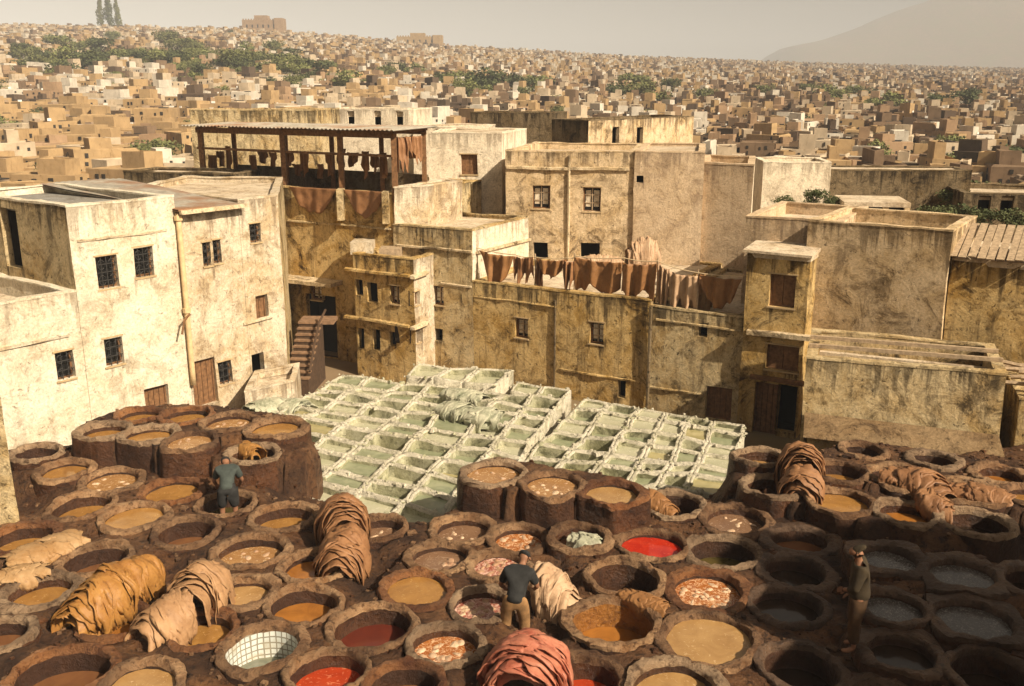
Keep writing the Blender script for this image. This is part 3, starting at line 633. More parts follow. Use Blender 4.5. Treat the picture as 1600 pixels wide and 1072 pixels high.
WORD = {'tan': 'opaque tan', 'ochre': 'ochre', 'foam': 'foam-streaked tan', 'amber': 'amber', 'brown': 'dark brown', 'grey': 'greyish brown', 'maroon': 'dark maroon', 'red': 'bright red', 'orange': 'orange-red',
        'crust': 'orange scum-covered', 'pinkcrust': 'pinkish white scummy', 'dark': 'near-black', 'slate': 'sky-sheened slate grey', 'olive': 'dark olive', 'murk': 'murky pale'}
vat_c = [[*P(v[0], v[1], v[3])[:2], v[3], v[2]*depth(v[0], v[1], v[3])/FPX/2] for v in VATS]
for it in range(60):                                   # neighbours share a wall: ease overlaps apart
    for i, a in enumerate(vat_c):
        for b in vat_c[i+1:]:
            dx, dy = b[0]-a[0], b[1]-a[1]; d = math.hypot(dx, dy); need = a[3]+b[3]+.15
            if d < need:
                e = (need-d); k = .12*e/max(d, .01)
                a[0] -= dx*k; a[1] -= dy*k; b[0] += dx*k; b[1] += dy*k; a[3] = max(.45, a[3]-e*.02); b[3] = max(.45, b[3]-e*.02)
def make_vat(i, px, py, w_, z, drop, lq, mark):
    c = Vector((vat_c[i][0], vat_c[i][1], z)); ri = vat_c[i][3]
    sq = 1.0 if ('squared' in mark) else 0.0
    nb = sorted((math.hypot(o[0]-c.x, o[1]-c.y), k) for k, o in enumerate(vat_c) if k != i)[:2]
    lab = f'round stone vat of {WORD[lq]} liquid' + (f' {mark}' if mark else f' between {WORD[VATS[nb[0][1]][5]]} and {WORD[VATS[nb[1][1]][5]]} vats')
    t = thing('dye_vat', lab, 'vat', (c.x, c.y, 0), group='round dye vats')
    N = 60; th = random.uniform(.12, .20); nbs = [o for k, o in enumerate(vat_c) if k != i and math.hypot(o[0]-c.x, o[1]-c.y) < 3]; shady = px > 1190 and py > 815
    ecc = random.uniform(.94, 1.06); ph = random.uniform(0, 3)
    def ring(r, zz, k, nz=.02):
        o = []
        for j in range(N):
            a = 2*math.pi*j/N; rr = r*(1+(ecc-1)*math.cos(2*(a+ph)))
            if k:   # outside: rough, a little squared
                e = .10*k*sq*0+1; rr = rr*(1+.03*k*math.cos(4*a+ph))
                if sq: rr = r*(1+.16*k*min(1, abs(math.sin(2*a))**1.5))
            if r > ri+.015:
                for o_ in nbs:
                    vx, vy = o_[0]-c.x, o_[1]-c.y; dn = math.hypot(vx, vy); cs = (math.cos(a)*vx+math.sin(a)*vy)/dn
                    if cs > .2:
                        lim_ = (ri+max(.04, (dn-ri-o_[3])/2))/cs
                        if rr > lim_: rr = max(ri*.97+.02+(r-ri)*.12, lim_+(r-ri)*.05)
            p = Vector((c.x+math.cos(a)*rr, c.y+math.sin(a)*rr, zz))
            q = mn.noise_vector(p*2.0)*nz*1.5+mn.noise_vector(p*5.5)*nz*1.1+mn.noise_vector(p*13)*nz*.85
            o.append((p.x+q.x-c.x, p.y+q.y-c.y, p.z+q.z))
        return o
    def tubeof(rings):
        mb = MB()
        for r in rings: mb.v += r
        for k in range(len(rings)-1):
            for j in range(N): mb.f.append((k*N+j, k*N+(j+1) % N, (k+1)*N+(j+1) % N, (k+1)*N+j)); mb.m.append(0)
        return mb
    ro = ri+th; e = .03
    def sharp(o): o.data.set_sharp_from_angle(angle=R(38)); return o
    tubeof([ring(ro+.06, -.5, 1), ring(ro+.05, z*.3, 1), ring(ro+.045, z*.6, 1), ring(ro+.02, z-.22, 1), ring(ro+.01, z-.07, 1, .03)]).build('wall', M['vwall'], t, smooth=True)
    sharp(tubeof([ring(ro+.01, z-.07, 1, .03), ring(ro, z-.01, 1, .03), ring(ro-.025, z+.012, 1, .03), ring((ro+ri)/2, z+.02, 0, .03), ring(ri+.02, z+.008, 0, .03), ring(ri, z-.02, 0, .025), ring(ri-.012, z-.10, 0, .02)]).build('rim', M['rim_shaded' if shady else random.choice(['rim', 'rim', 'rim2', 'rim3', 'rim4'])], t, smooth=True))
    lin = tubeof([ring(ri-.012, z-.10, 0, .02), ring(ri-.02, z-.3, 0, .012), ring(ri-.02, z-.6, 0, .01), ring(ri-.03, z-1.1, 0, .01)])
    lm = M['tile'] if lq == 'murk' else (M['vgold'] if 'yellow stained' in mark else M['vin'])
    lo = lin.build('lining', lm, t, smooth=True)
    if lq == 'murk':
        uv = lo.data.uv_layers.new(name='UVMap')
        for pl in lo.data.polygons:
            js = [lo.data.loops[li].vertex_index % N for li in pl.loop_indices]
            for li in pl.loop_indices:
                v = lo.data.loops[li].vertex_index; j = v % N
                if j == 0 and max(js) == N-1: j = N
                uv.data[li].uv = (j/N*2*math.pi*ri, lo.data.vertices[v].co.z)
    mb = MB(); zl = z-drop; rl = ri-.005
    rings = [[(math.cos(2*math.pi*j/N)*rl*f*(1+(ecc-1)*math.cos(2*(2*math.pi*j/N+ph))), math.sin(2*math.pi*j/N)*rl*f*(1+(ecc-1)*math.cos(2*(2*math.pi*j/N+ph))), zl) for j in range(N)] for f in (1.0, .5)]
    mb.v = rings[0]+rings[1]; mb.f = [(j, (j+1) % N, N+(j+1) % N, N+j) for j in range(N)]+[tuple(range(N, 2*N))]; mb.m = [0]*(N+1)
    lo_ = mb.build('liquid', LQ[lq], t)
    if lq in ('crust', 'pinkcrust', 'foam', 'grey'):
        rs = random.Random(i*7+1); sb = MB()
        for k in range({'crust': 26, 'pinkcrust': 34, 'foam': 9, 'grey': 7}[lq]):
            an = rs.uniform(0, 6.3); rr_ = ri*.8*math.sqrt(rs.random()); s1, s2 = rs.uniform(.03, .11), rs.uniform(.02, .07); b0 = len(sb.v); tw = rs.uniform(0, 3)
            for r_, h_ in ((1, -.004), (.75, .35), (.35, .6)):
                for m in range(7):
                    aa = 2*math.pi*m/7; x_, y_ = math.cos(aa)*s1*r_*rs.uniform(.7, 1.2), math.sin(aa)*s2*r_*rs.uniform(.7, 1.2)
                    sb.v.append((math.cos(an)*rr_+x_*math.cos(tw)-y_*math.sin(tw), math.sin(an)*rr_+x_*math.sin(tw)+y_*math.cos(tw), zl+h_*s2*.6))
            for q_ in range(2):
                for m in range(7): sb.f.append((b0+q_*7+m, b0+q_*7+(m+1) % 7, b0+q_*7+7+(m+1) % 7, b0+q_*7+7+m)); sb.m.append(0)
            sb.f.append(tuple(b0+14+m for m in range(7))); sb.m.append(0)
        setp(sb.build('scum', M['scum'], t, smooth=True), kind='stuff')
    return t
for i, v in enumerate(VATS): make_vat(i, *v)

# ------------------------------------------------------------------ ground of the yard: mud and mortar packed between the vats
def ground_z(x, y):
    s = (y-40)/15; s = min(1, max(0, s)); base = -1.3
    return base
VC = np.array(vat_c)
gx = np.arange(-15, 15.01, .07); gy = np.arange(7.5, 24.5, .07)
GX, GY = np.meshgrid(gx, gy)
best = np.full(GX.shape, 9.0); second = np.full(GX.shape, 9.0); zb = np.full(GX.shape, 1.0); zs2 = np.full(GX.shape, 1.0); inside = np.zeros(GX.shape, bool)
for (cx, cy, cz, ri) in VC:
    d = np.hypot(GX-cx, GY-cy)-(ri+.14)
    u1 = d < best; u2 = (~u1) & (d < second)
    second = np.where(u1, best, np.where(u2, d, second)); zs2 = np.where(u1, zb, np.where(u2, cz, zs2))
    zb = np.where(u1, cz, zb); best = np.where(u1, d, best); inside |= d < -.05
packed = np.clip(1.35-(best+second)/.95, 0, 1); packed = packed*packed*(3-2*packed); hi_ = np.minimum(zb, zs2) > 1.4; p2 = np.clip(2.1-(best+second)/.8, 0, 1); packed = np.where(hi_, p2*p2*(3-2*p2), packed); packed = np.where(best > .6, 0, packed)
ZG = .55+(np.minimum(zb, zs2)-.05-.55)*packed
fade = np.clip((VC[:, 1].max()+1.0-GY)/1.5, 0, 1)
fl = [mn.noise(Vector((x*1.3, y*1.3, 0)))*.05+mn.noise(Vector((x*4, y*4, 5)))*.04+mn.noise(Vector((x*9, y*9, 5)))*.02 for x, y in zip(GX.ravel(), GY.ravel())]
ZG = ZG+np.array(fl).reshape(ZG.shape); 
# the lime pit side lies lower
lowline = np.array([P(px, py, .2)[1] for px, py in ((-400, 720), (470, 800), (640, 845), (1000, 835), (1150, 790), (1700, 700))]); lowx = np.array([P(px, py, .2)[0] for px, py in ((-400, 720), (470, 800), (640, 845), (1000, 835), (1150, 790), (1700, 700))])
lim = np.interp(GX, lowx, lowline)
k = np.clip((GY-lim-.1)/.35, 0, 1)*(packed < .35); ZG = ZG*(1-k)-.95*k
ZG[inside] = -.95
nyy, nxx = GX.shape; V = np.stack([GX, GY, ZG], -1).reshape(-1, 3)
I = np.arange(nyy*nxx).reshape(nyy, nxx); Fq = np.stack([I[:-1, :-1], I[:-1, 1:], I[1:, 1:], I[1:, :-1]], -1).reshape(-1, 4)
def npmesh(name, V, Fq, mats, mi=None, smooth=False):
    me = bpy.data.meshes.new(name); nf, kq = Fq.shape
    me.vertices.add(len(V)); me.vertices.foreach_set('co', np.ascontiguousarray(V, dtype=np.float32).ravel())
    me.loops.add(nf*kq); me.loops.foreach_set('vertex_index', np.ascontiguousarray(Fq, dtype=np.int32).ravel())
    me.polygons.add(nf); me.polygons.foreach_set('loop_start', np.arange(0, nf*kq, kq, dtype=np.int32))
    for m in mats: me.materials.append(m)
    if mi is not None: me.polygons.foreach_set('material_index', np.ascontiguousarray(mi, dtype=np.int32))
    me.polygons.foreach_set('use_smooth', np.full(nf, bool(smooth)))
    me.update(calc_edges=True); me.validate(); return me
YV, YI = V.reshape(nyy, nxx, 3), inside
setp(linkmesh('yard_ground', npmesh('yard_ground', V, Fq, [M['mud']], smooth=True)), kind='structure', label='trampled brown mud packed between the round vats')

# crumbled mortar and scraps between the vats
r5 = np.random.default_rng(5); VVr, FFr = [], []; nb_ = 0
cube = np.array([(-1,-1,-1),(1,-1,-1),(1,1,-1),(-1,1,-1),(-1,-1,1),(1,-1,1),(1,1,1),(-1,1,1)], float); cf = np.array([(0,3,2,1),(4,5,6,7),(0,1,5,4),(1,2,6,5),(2,3,7,6),(3,0,4,7)])
while nb_ < 5200:
    j, i = r5.integers(nyy), r5.integers(nxx)
    if YI[j, i] or YV[j, i, 2] < .3: continue
    sz = r5.uniform(.012, .05)*(2 if r5.random() < .06 else 1); q = cube*r5.uniform(.5, 1.1, (1, 3))*sz*r5.uniform(.7, 1.2, (8, 3)); an = r5.uniform(0, 6.3); q = np.stack([q[:, 0]*math.cos(an)-q[:, 1]*math.sin(an), q[:, 0]*math.sin(an)+q[:, 1]*math.cos(an), q[:, 2]*.6], -1)
    VVr.append(q+YV[j, i]+np.array([0, 0, sz*.3])); FFr.append(cf+8*nb_); nb_ += 1
setp(linkmesh('rubble', npmesh('rubble', np.concatenate(VVr), np.concatenate(FFr), [M['rim2'], M['vwall']], r5.integers(0, 2, len(VVr)).repeat(6))), 'crumbs of mortar and dried scraps scattered between the vats', 'rubble', kind='stuff')

# ------------------------------------------------------------------ lime pits: skewed grids of square basins
RIMPTS = []
def pit_grid(cor, z, nu, nv, group, name_note, seed, zs=.0):
    rd = random.Random(seed); A, B, C, D = [P(px, py, z) for px, py in cor]     # back-left, back-right, front-right, front-left
    us = [0]; 
    for i in range(nu): us.append(us[-1]+rd.uniform(.8, 1.2))
    us = [u/us[-1] for u in us]; vs = [0]
    for i in range(nv): vs.append(vs[-1]+rd.uniform(.8, 1.2))
    vs = [v/vs[-1] for v in vs]; G = {}
    for i, u in enumerate(us):
        for j, v in enumerate(vs):
            p = (A*(1-u)+B*u)*(1-v)+(D*(1-u)+C*u)*v
            G[i, j] = Vector((p.x+rd.uniform(-.05, .05), p.y+rd.uniform(-.05, .05), z+rd.uniform(-.05, .06)+zs*(1-v)))
    for i in range(nu):
        for j in range(nv):
            q = [G[i, j+1], G[i+1, j+1], G[i+1, j], G[i, j]]       # counter-clockwise from the near left
            c = sum(q, Vector())/4; lvl = rd.choice([.08, .12, .16, .20, .25, .32, .42, .55]); lq = rd.choice(['lime1', 'lime1', 'lime2', 'lime2', 'lime3'])
            full = 'brimming' if lvl < .13 else ('half-full' if lvl < .4 else 'low, nearly drained')
            lab = f'{full} square lime pit of {dict(lime1="pale green", lime2="sage green", lime3="yellowish")[lq]} water {name_note}'
            t = thing('lime_pit', lab, 'pit', (c.x, c.y, z-1), group=group)
            wd = rd.uniform(.06, .11); K = 7; outer = []; inner = []
            for e in range(4):
                a, b = q[e], q[(e+1) % 4]
                for m in range(K):
                    p = a.lerp(b, m/K); p = Vector((p.x, p.y, p.z)); outer.append(p)
            RIMPTS.extend([p.copy() for p in outer])
            iq = inset([(p.x, p.y) for p in q], wd)
            for e in range(4):
                a = Vector((iq[e].x, iq[e].y, q[e].z)); b = Vector((iq[(e+1) % 4].x, iq[(e+1) % 4].y, q[(e+1) % 4].z))
                for m in range(K): p = a.lerp(b, m/K); inner.append(p)
            n = 4*K; mb = MB(); rings = []
            def jit(p, dz, am): 
                v = mn.noise_vector(p*2.1)*am*.7+mn.noise_vector(p*5)*am*.45+mn.noise_vector(p*12)*am*.4; return (p.x+v.x-c.x, p.y+v.y-c.y, p.z+v.z*.8+dz-z+1)
            rings = [[jit(p, -1.1, .05) for p in outer], [jit(p, -.02, .05) for p in outer], [jit(o_.lerp(i_, .75), .012, .05) for o_, i_ in zip(outer, inner)], [jit(i_, -.05, .05) for i_ in inner]]
            for r in rings: mb.v += r
            for k in range(3):
                for m in range(n): mb.f.append((k*n+m, k*n+(m+1) % n, (k+1)*n+(m+1) % n, (k+1)*n+m)); mb.m.append(0)
            mb.build('rim', M['lime'], t, smooth=True)
            mb = MB(); mb.v = rings[3]+[jit(i_, -.9, .05) for i_ in inner]
            for m in range(n): mb.f.append((m, (m+1) % n, n+(m+1) % n, n+m)); mb.m.append(0)
            mb.build('basin', M['limein'], t, smooth=True)
            zl = 1-lvl+(c.z-z); mb = MB(); mb.add([(iq[e].x-c.x+(iq[e].x-c.x)*.06, iq[e].y-c.y+(iq[e].y-c.y)*.06, zl) for e in range(4)], [(0, 1, 2, 3)])
            mb.build('lime_water', LQ[lq], t)
pit_grid([(532, 586), (876, 622), (728, 850), (300, 725)], .28, 7, 10, 'pits of the large lime block', 'in the large block', 3)
pit_grid([(655, 569), (800, 581), (776, 604), (632, 587)], .42, 3, 1, 'pits of the raised back row', 'in the raised back row', 4)
pit_grid([(806, 598), (892, 607), (880, 626), (800, 613)], .05, 2, 1, 'shaded end pits', 'beside the back wall', 5)
pit_grid([(911, 622), (1163, 664), (1136, 775), (800, 738)], .15, 6, 6, 'pits of the smaller lime block', 'in the smaller block', 6)
# lime crust caked on the partitions
VVr, FFr = [], []; nb_ = 0
for k in range(1300):
    p = RIMPTS[r5.integers(len(RIMPTS))]; sz = r5.uniform(.012, .042)*(2 if r5.random() < .08 else 1)
    q = cube*r5.uniform(.6, 1.8, (1, 3))*sz*r5.uniform(.6, 1.2, (8, 3)); q[4:, :2] *= .6; an = r5.uniform(0, 6.3)
    q = np.stack([q[:, 0]*math.cos(an)-q[:, 1]*math.sin(an), q[:, 0]*math.sin(an)+q[:, 1]*math.cos(an), q[:, 2]*.5], -1)
    VVr.append(q+np.array([p.x+r5.normal()*.05, p.y+r5.normal()*.05, p.z+.005])); FFr.append(cf+8*nb_); nb_ += 1
setp(linkmesh('lime_crust', npmesh('lime_crust', np.concatenate(VVr), np.concatenate(FFr), [M['lime'], M['limein']], (r5.random(len(VVr)) < .25).astype(int).repeat(6))), 'lumps of dried lime caked along the pit walls', 'lime crust', kind='stuff')
# big draped white sheet of hides in the pits
# ------------------------------------------------------------------ trough by the cream wall
tr = building('stone_trough', 'whitewashed raised trough against the corner house, filled with rubble', [xy(P(383, 636, -.1)), xy(P(462, 618, -.1)), xy(P(470, 590, -.1)), xy(P(400, 602, -.1))], -1.2, .38, 'cream2', parapet=.25, thick=.14, cat='trough')
# ------------------------------------------------------------------ wide ground: floor of the yard, valley and hillside
def interp(x, xs, ys): return np.interp(x, xs, ys)
SKX = [-1200, 0, 400, 700, 1000, 1250, 1600, 2800]; SKY_Y = [760, 800, 820, 900, 1100, 1350, 1500, 1600]; Y0 = 85.0
def hill(X, Y):
    X = np.asarray(X, float); Y = np.asarray(Y, float); px = 800+1503*X/np.maximum(Y, 1)
    Ys = np.interp(px, SKX, SKY_Y); ps = np.interp(px, SKX, [52, 50, 56, 80, 96, 104, 113, 116])
    b = (345-ps)/(1/Y0-1/Ys); a = ps-b/Ys
    z = 9-Y*((a+b/np.maximum(Y, 20))-150)/1503
    zs = 9-Ys*(ps-150)/1503
    z = np.where(Y > Ys, zs-(Y-Ys)*.12, z)
    z = np.maximum(z, -12)
    k = np.clip((Y-42)/40, 0, 1); return -1.3*(1-k)+z*k
ys = np.concatenate([np.linspace(-30, 30, 13), np.geomspace(34, 2000, 150), np.geomspace(2200, 9000, 14)]); us = np.linspace(-1.6, 1.6, 161)
GY2 = np.repeat(ys[:, None], len(us), 1); GX2 = us[None, :]*np.maximum(GY2, 45)
Z2 = hill(GX2, GY2)
nz = np.array([mn.noise(Vector((x*.02, y*.02, 0))) for x, y in zip(GX2.ravel(), GY2.ravel())]).reshape(Z2.shape)
Z2 = Z2+nz*np.clip((GY2-80)/200, 0, 1)*4
Z2 = np.where(GY2 > 2050, -8, Z2)
V = np.stack([GX2, GY2, Z2], -1).reshape(-1, 3); I = np.arange(Z2.size).reshape(Z2.shape)
Fq = np.stack([I[:-1, :-1], I[:-1, 1:], I[1:, 1:], I[1:, :-1]], -1).reshape(-1, 4)
setp(linkmesh('ground', npmesh('ground', V, Fq, [M['dust']], smooth=True)), kind='structure', label='earth of the yard floor and the hillside under the old town')
def hz(x, y): return float(hill(x, y))
# far mountain
mx = np.linspace(300, 6500, 130); my = np.linspace(3400, 6500, 60); MX, MY = np.meshgrid(mx, my)
ridge = np.interp(MX/4200*1503+800, [1150, 1215, 1300, 1400, 1500, 1650, 1850, 2200, 2800], [60, 205, 270, 355, 440, 478, 470, 400, 240])
prof = np.exp(-((MY-4200)/700)**2); fb = np.array([mn.fractal(Vector((x*.0016, y*.0016, 3)), 1.0, 2.0, 6) for x, y in zip(MX.ravel(), MY.ravel())]).reshape(MX.shape)
MZ = ridge*prof*(1+.06*fb)+fb*9*prof-30*(1-prof)
V = np.stack([MX, MY, MZ], -1).reshape(-1, 3); I = np.arange(MZ.size).reshape(MZ.shape); Fq = np.stack([I[:-1, :-1], I[:-1, 1:], I[1:, 1:], I[1:, :-1]], -1).reshape(-1, 4)
setp(linkmesh('mountain', npmesh('mountain', V, Fq, [M['dust']], smooth=True)), kind='structure', label='broad hazy mountain slope behind the old town')
# ------------------------------------------------------------------ hides
def hidemat(name, c, c2, c3, rough=.6, off=0):
    n = NT(name); a = n.noise(2.5, 6, .7, off=off, dist=.6); b = n.noise(11, 5, .7, off=off+3)
    cc = n.mix(n.ramp(a, .35, .65), c, c2); cc = n.mix(n.ramp(b, .55, .7, 0, .6), cc, c3); n.col(cc)
    n.rough(rough); n.b.inputs['Specular IOR Level'].default_value = .35; n.bump(b, .5, .03); return n.m
M['h_gold'] = hidemat('golden_hide', (.33,.165,.042), (.23,.10,.024), (.09,.036,.011), .5)
M['h_tan'] = hidemat('tan_hide', (.36,.21,.105), (.25,.135,.062), (.10,.05,.025), .6, 5)
M['h_brown'] = hidemat('brown_hide', (.28,.14,.062), (.19,.088,.038), (.07,.03,.014), .55, 9)
M['h_pale'] = hidemat('pale_hide', (.48,.33,.21), (.37,.23,.13), (.19,.10,.055), .65, 15)
M['h_pink'] = hidemat('pink_hide', (.40,.165,.10), (.31,.085,.05), (.15,.02,.014), .5, 21)
M['h_cream'] = hidemat('cream_hide', (.36,.23,.115), (.28,.15,.055), (.13,.06,.022), .6, 25)
M['h_rust'] = hidemat('rust_hide', (.28,.135,.048), (.20,.09,.030), (.08,.036,.014), .6, 31)
M['h_lime'] = hidemat('lime_hide', (.50,.48,.36), (.20,.21,.14), (.62,.60,.48), .7, 35)
def hide_pile(label, mat, ridge, half, h, group=None, humps=1, dens=17, seed=1, drop=1.0, cat='hides', name='hide_pile'):
    """hides folded over one another along a ridge line; every folded hide is its own piece"""
    rd = random.Random(seed); pts = [Vector(p) for p in ridge]; cum = [0]
    for a, b in zip(pts, pts[1:]): cum.append(cum[-1]+(b-a).length)
    L = cum[-1]
    def at(s):
        s = min(max(s, -.2), L+.2); k = 0
        while k < len(pts)-2 and s > cum[k+1]: k += 1
        f = (s-cum[k])/max(1e-6, cum[k+1]-cum[k]); return pts[k].lerp(pts[k+1], f), (pts[k+1]-pts[k]).normalized()
    base = pts[0].copy(); t = thing(name, label, cat, base, group=group)
    def hump(s): 
        f = min(1, max(0, s/L)); e = (math.sin(math.pi*(.12+.76*((f*humps) % 1.0 if f < 1 else 1)))) ; return .55+.45*e
    # core
    mb = MB(); N = 9; K = 10
    for k in range(K+1):
        p, d = at(L*k/K); d.z = 0; d.normalize(); r = Vector((d.y, -d.x, 0)); g = hump(L*k/K)*(.8 if k in (0, K) else .92)
        for j in range(N):
            a = math.pi*(j/(N-1)-.5)*1.15; mb.v.append(tuple(p+r*math.sin(a)*half*g+Vector((0, 0, math.cos(a)*h*g-.12))-base))
    for k in range(K):
        for j in range(N-1): q = k*N+j; mb.f.append((q, q+1, q+N+1, q+N)); mb.m.append(0)
    mb.build('core', M[mat], t, smooth=True)
    n = int(L*dens*.95)+5
    for i in range(n):
        s = -.06+(L+.12)*(i+rd.uniform(-.4, .4))/n; wd = rd.uniform(.16, .38); g = hump(s)*rd.uniform(.96, 1.04); sk = rd.uniform(-.6, .6)
        la, lb = -rd.uniform(.8, 1.35)*drop, rd.uniform(.8, 1.35)*drop
        if rd.random() < .3: la = rd.uniform(-.45, .2)
        elif rd.random() < .4: lb = rd.uniform(-.2, .45)
        if lb-la < .6: lb = la+.8
        lift = rd.uniform(.0, .09); mb = MB(); NA, NJ = 15, 9; o = rd.uniform(-.02, .05); fq = rd.uniform(2, 6); fp = rd.uniform(0, 6); wr = rd.uniform(14, 30)
        for ia in range(NA):
            e = ia/(NA-1)
            for j in range(NJ):
                f = j/(NJ-1)-.5
                rag_ = .22*mn.noise(Vector((f*6, i*1.7, 3)))                      # ragged hem
                a = (la+(lb-la)*e)+rag_*(abs(e-.5)*2)**2
                taper = 1+.5*mn.noise(Vector((e*4, i*.9, 7)))-.35*max(0, abs(e-.5)*2-.6)
                ss = s+f*wd*taper+sk*a*.22+.04*math.sin(a*fq+fp)+.05*mn.noise(Vector((a*4, i*.7, f*2)))
                p, d = at(ss); d.z = 0; d.normalize(); r = Vector((d.y, -d.x, 0)); gg = g*(.97+.03*f)
                th = a*math.pi/2*.95; wrk = (.016+.030*min(1, abs(a)))*math.sin(f*wr+a*2.5*math.sin(fp)+fp+2*mn.noise(Vector((a*2.5, f*3, i))))
                rr = 1+o+lift*(.5+f)+.16*mn.noise(Vector((ss*4, a*2.6, i*.37)))+wrk+.05*mn.noise(Vector((f*9, a*8, i)))
                q = p+r*math.sin(th)*half*gg*rr+Vector((0, 0, math.cos(th)*h*gg*rr-max(0, abs(a)-.9)*.35))
                mb.v.append(tuple(q-base))
        for ia in range(NA-1):
            for j in range(NJ-1): q = ia*NJ+j; mb.f.append((q, q+1, q+NJ+1, q+NJ)); mb.m.append(0)
        o_ = mb.build('hide', M[mat], t, smooth=True); sm = o_.modifiers.new('thickness', 'SOLIDIFY'); sm.thickness = .010
    return t
zt = 1.02
hide_pile('long arched pile of golden yellow hides folded over a vat', 'h_gold', [P(225, 905, zt), P(165, 945, zt), P(112, 990, .85)], .42, .52, 'hide piles on the vats', 1, 22, 3)
hide_pile('back hump of pale tan hides next to the golden pile', 'h_tan', [P(330, 918, zt), P(300, 950, zt)], .44, .55, 'hide piles on the vats', 1, 30, 4)
hide_pile('drooping front hump of tan hides over a vat edge, beside the golden pile', 'h_tan', [P(288, 962, zt), P(228, 1012, .8)], .40, .48, 'hide piles on the vats', 1, 26, 5)
hide_pile('upper hump of brown hides piled over a vat near the lime pits', 'h_brown', [P(536, 812, zt+.1), P(538, 838, zt+.1)], .45, .58, 'hide piles on the vats', 1, 40, 6)
hide_pile('lower hump of brown hides slumping into the amber vat', 'h_brown', [P(545, 858, zt), P(530, 905, .8)], .43, .52, 'hide piles on the vats', 1, 30, 7)
hide_pile('pale pinkish hides heaped beside the worker in the dark shirt', 'h_pale', [P(848, 925, 1.0), P(885, 965, .7)], .38, .55, 'hide piles on the vats', 1, 28, 8)
hide_pile('large pink and red dyed hide heap beside the scum-covered vat', 'h_pink', [P(835, 1040, .95), P(815, 1085, .95)], .60, .62, 'hide piles on the vats', 1, 50, 9)
hide_pile('upper hump of brown hides over the vats by the roofless block', 'h_brown', [P(1248, 728, 1.55), P(1252, 745, 1.5)], .44, .55, 'hide piles on the vats', 1, 40, 10)
hide_pile('lower hump of brown hides falling between vats by the roofless block', 'h_brown', [P(1255, 762, 1.4), P(1250, 785, 1.2)], .42, .48, 'hide piles on the vats', 1, 36, 11)
hide_pile('long low pile of reddish brown hides below the roofless block', 'h_brown', [P(1390, 752, 1.5), P(1440, 760, 1.5), P(1470, 785, 1.4)], .40, .34, 'hide piles on the vats', 1, 24, 12)
hide_pile('short drooping bundle of brown hides at the end of the reddish pile', 'h_brown', [P(1450, 790, 1.35), P(1480, 812, 1.2)], .30, .32, 'hide piles on the vats', 1, 26, 13)
hide_pile('flat heap of rust hides in a vat near the low right building', 'h_brown', [P(1500, 772, 1.4), P(1570, 786, 1.4)], .34, .24, 'hide piles on the vats', 1, 20, 14)
hide_pile('pale cream hides draped across the vats beside the brown house corner', 'h_cream', [P(20, 880, .98), P(70, 862, .98), P(118, 842, .98)], .42, .16, 'hide piles on the vats', 1, 16, 15)
hide_pile('cream hides spread over a vat edge beside the brown house corner', 'h_cream', [P(5, 905, .98), P(60, 895, .98)], .3, .14, 'hide piles on the vats', 1, 18, 25)
hide_pile('stringy orange hides hanging into the vat behind the red one', 'h_rust', [P(1012, 782, 1.0), P(1045, 806, .85)], .24, .26, 'hide piles on the vats', 1, 30, 16)
hide_pile('orange hide scraps lying in the niche of the raised vat block', 'h_gold', [P(385, 706, 1.3), P(398, 712, 1.3)], .22, .22, 'hide piles on the vats', 1, 34, 17)
hide_pile('orange scraps of hide on the rim of the yellow stained vat', 'h_rust', [P(985, 935, .98), P(1030, 952, .98)], .2, .14, 'hide piles on the vats', 1, 24, 18)
hide_pile('pale blotchy rag bundle soaking in a raised vat', 'h_lime', [P(905, 846, 1.0), P(930, 852, 1.0)], .2, .16, 'hide piles on the vats', 1, 26, 19)
hide_pile('dark green slimy hides hung over the partitions of the large lime block', 'h_lime', [P(700, 640, .32), P(745, 652, .32), P(775, 655, .32)], .5, .26, 'lime soaked hides', 2, 18, 20, 1.1)
hide_pile('white crusted hides over the lime pits behind the slimy green ones', 'h_lime', [P(705, 615, .35), P(750, 625, .35)], .42, .18, 'lime soaked hides', 1, 18, 21)
hide_pile('heap of pale greenish hides between the trough and the raised vat block', 'h_lime', [P(395, 645, .1), P(440, 636, .1), P(478, 645, .1)], .5, .3, 'lime soaked hides', 2, 16, 22)
# terrace bundles
hide_pile('round bundle of pale hides on the hide terrace', 'h_pale', [P(985, 420, 2.5), P(1022, 420, 2.5)], .5, 1.15, 'bundles on the terrace', 1, 26, 23)
hide_pile('flat stack of pale hides behind the hanging skins on the terrace', 'h_pale', [P(905, 418, 2.5), P(968, 420, 2.5)], .45, .5, 'bundles on the terrace', 1, 16, 24)
hide_pile('cream hides draped over a low rack on the lower terrace', 'h_cream', [(*Fp(7.3, -.9), 2.45), (*Fp(8.5, -1.0), 2.45)], .42, .85, 'bundles on the terrace', 1, 16, 26)

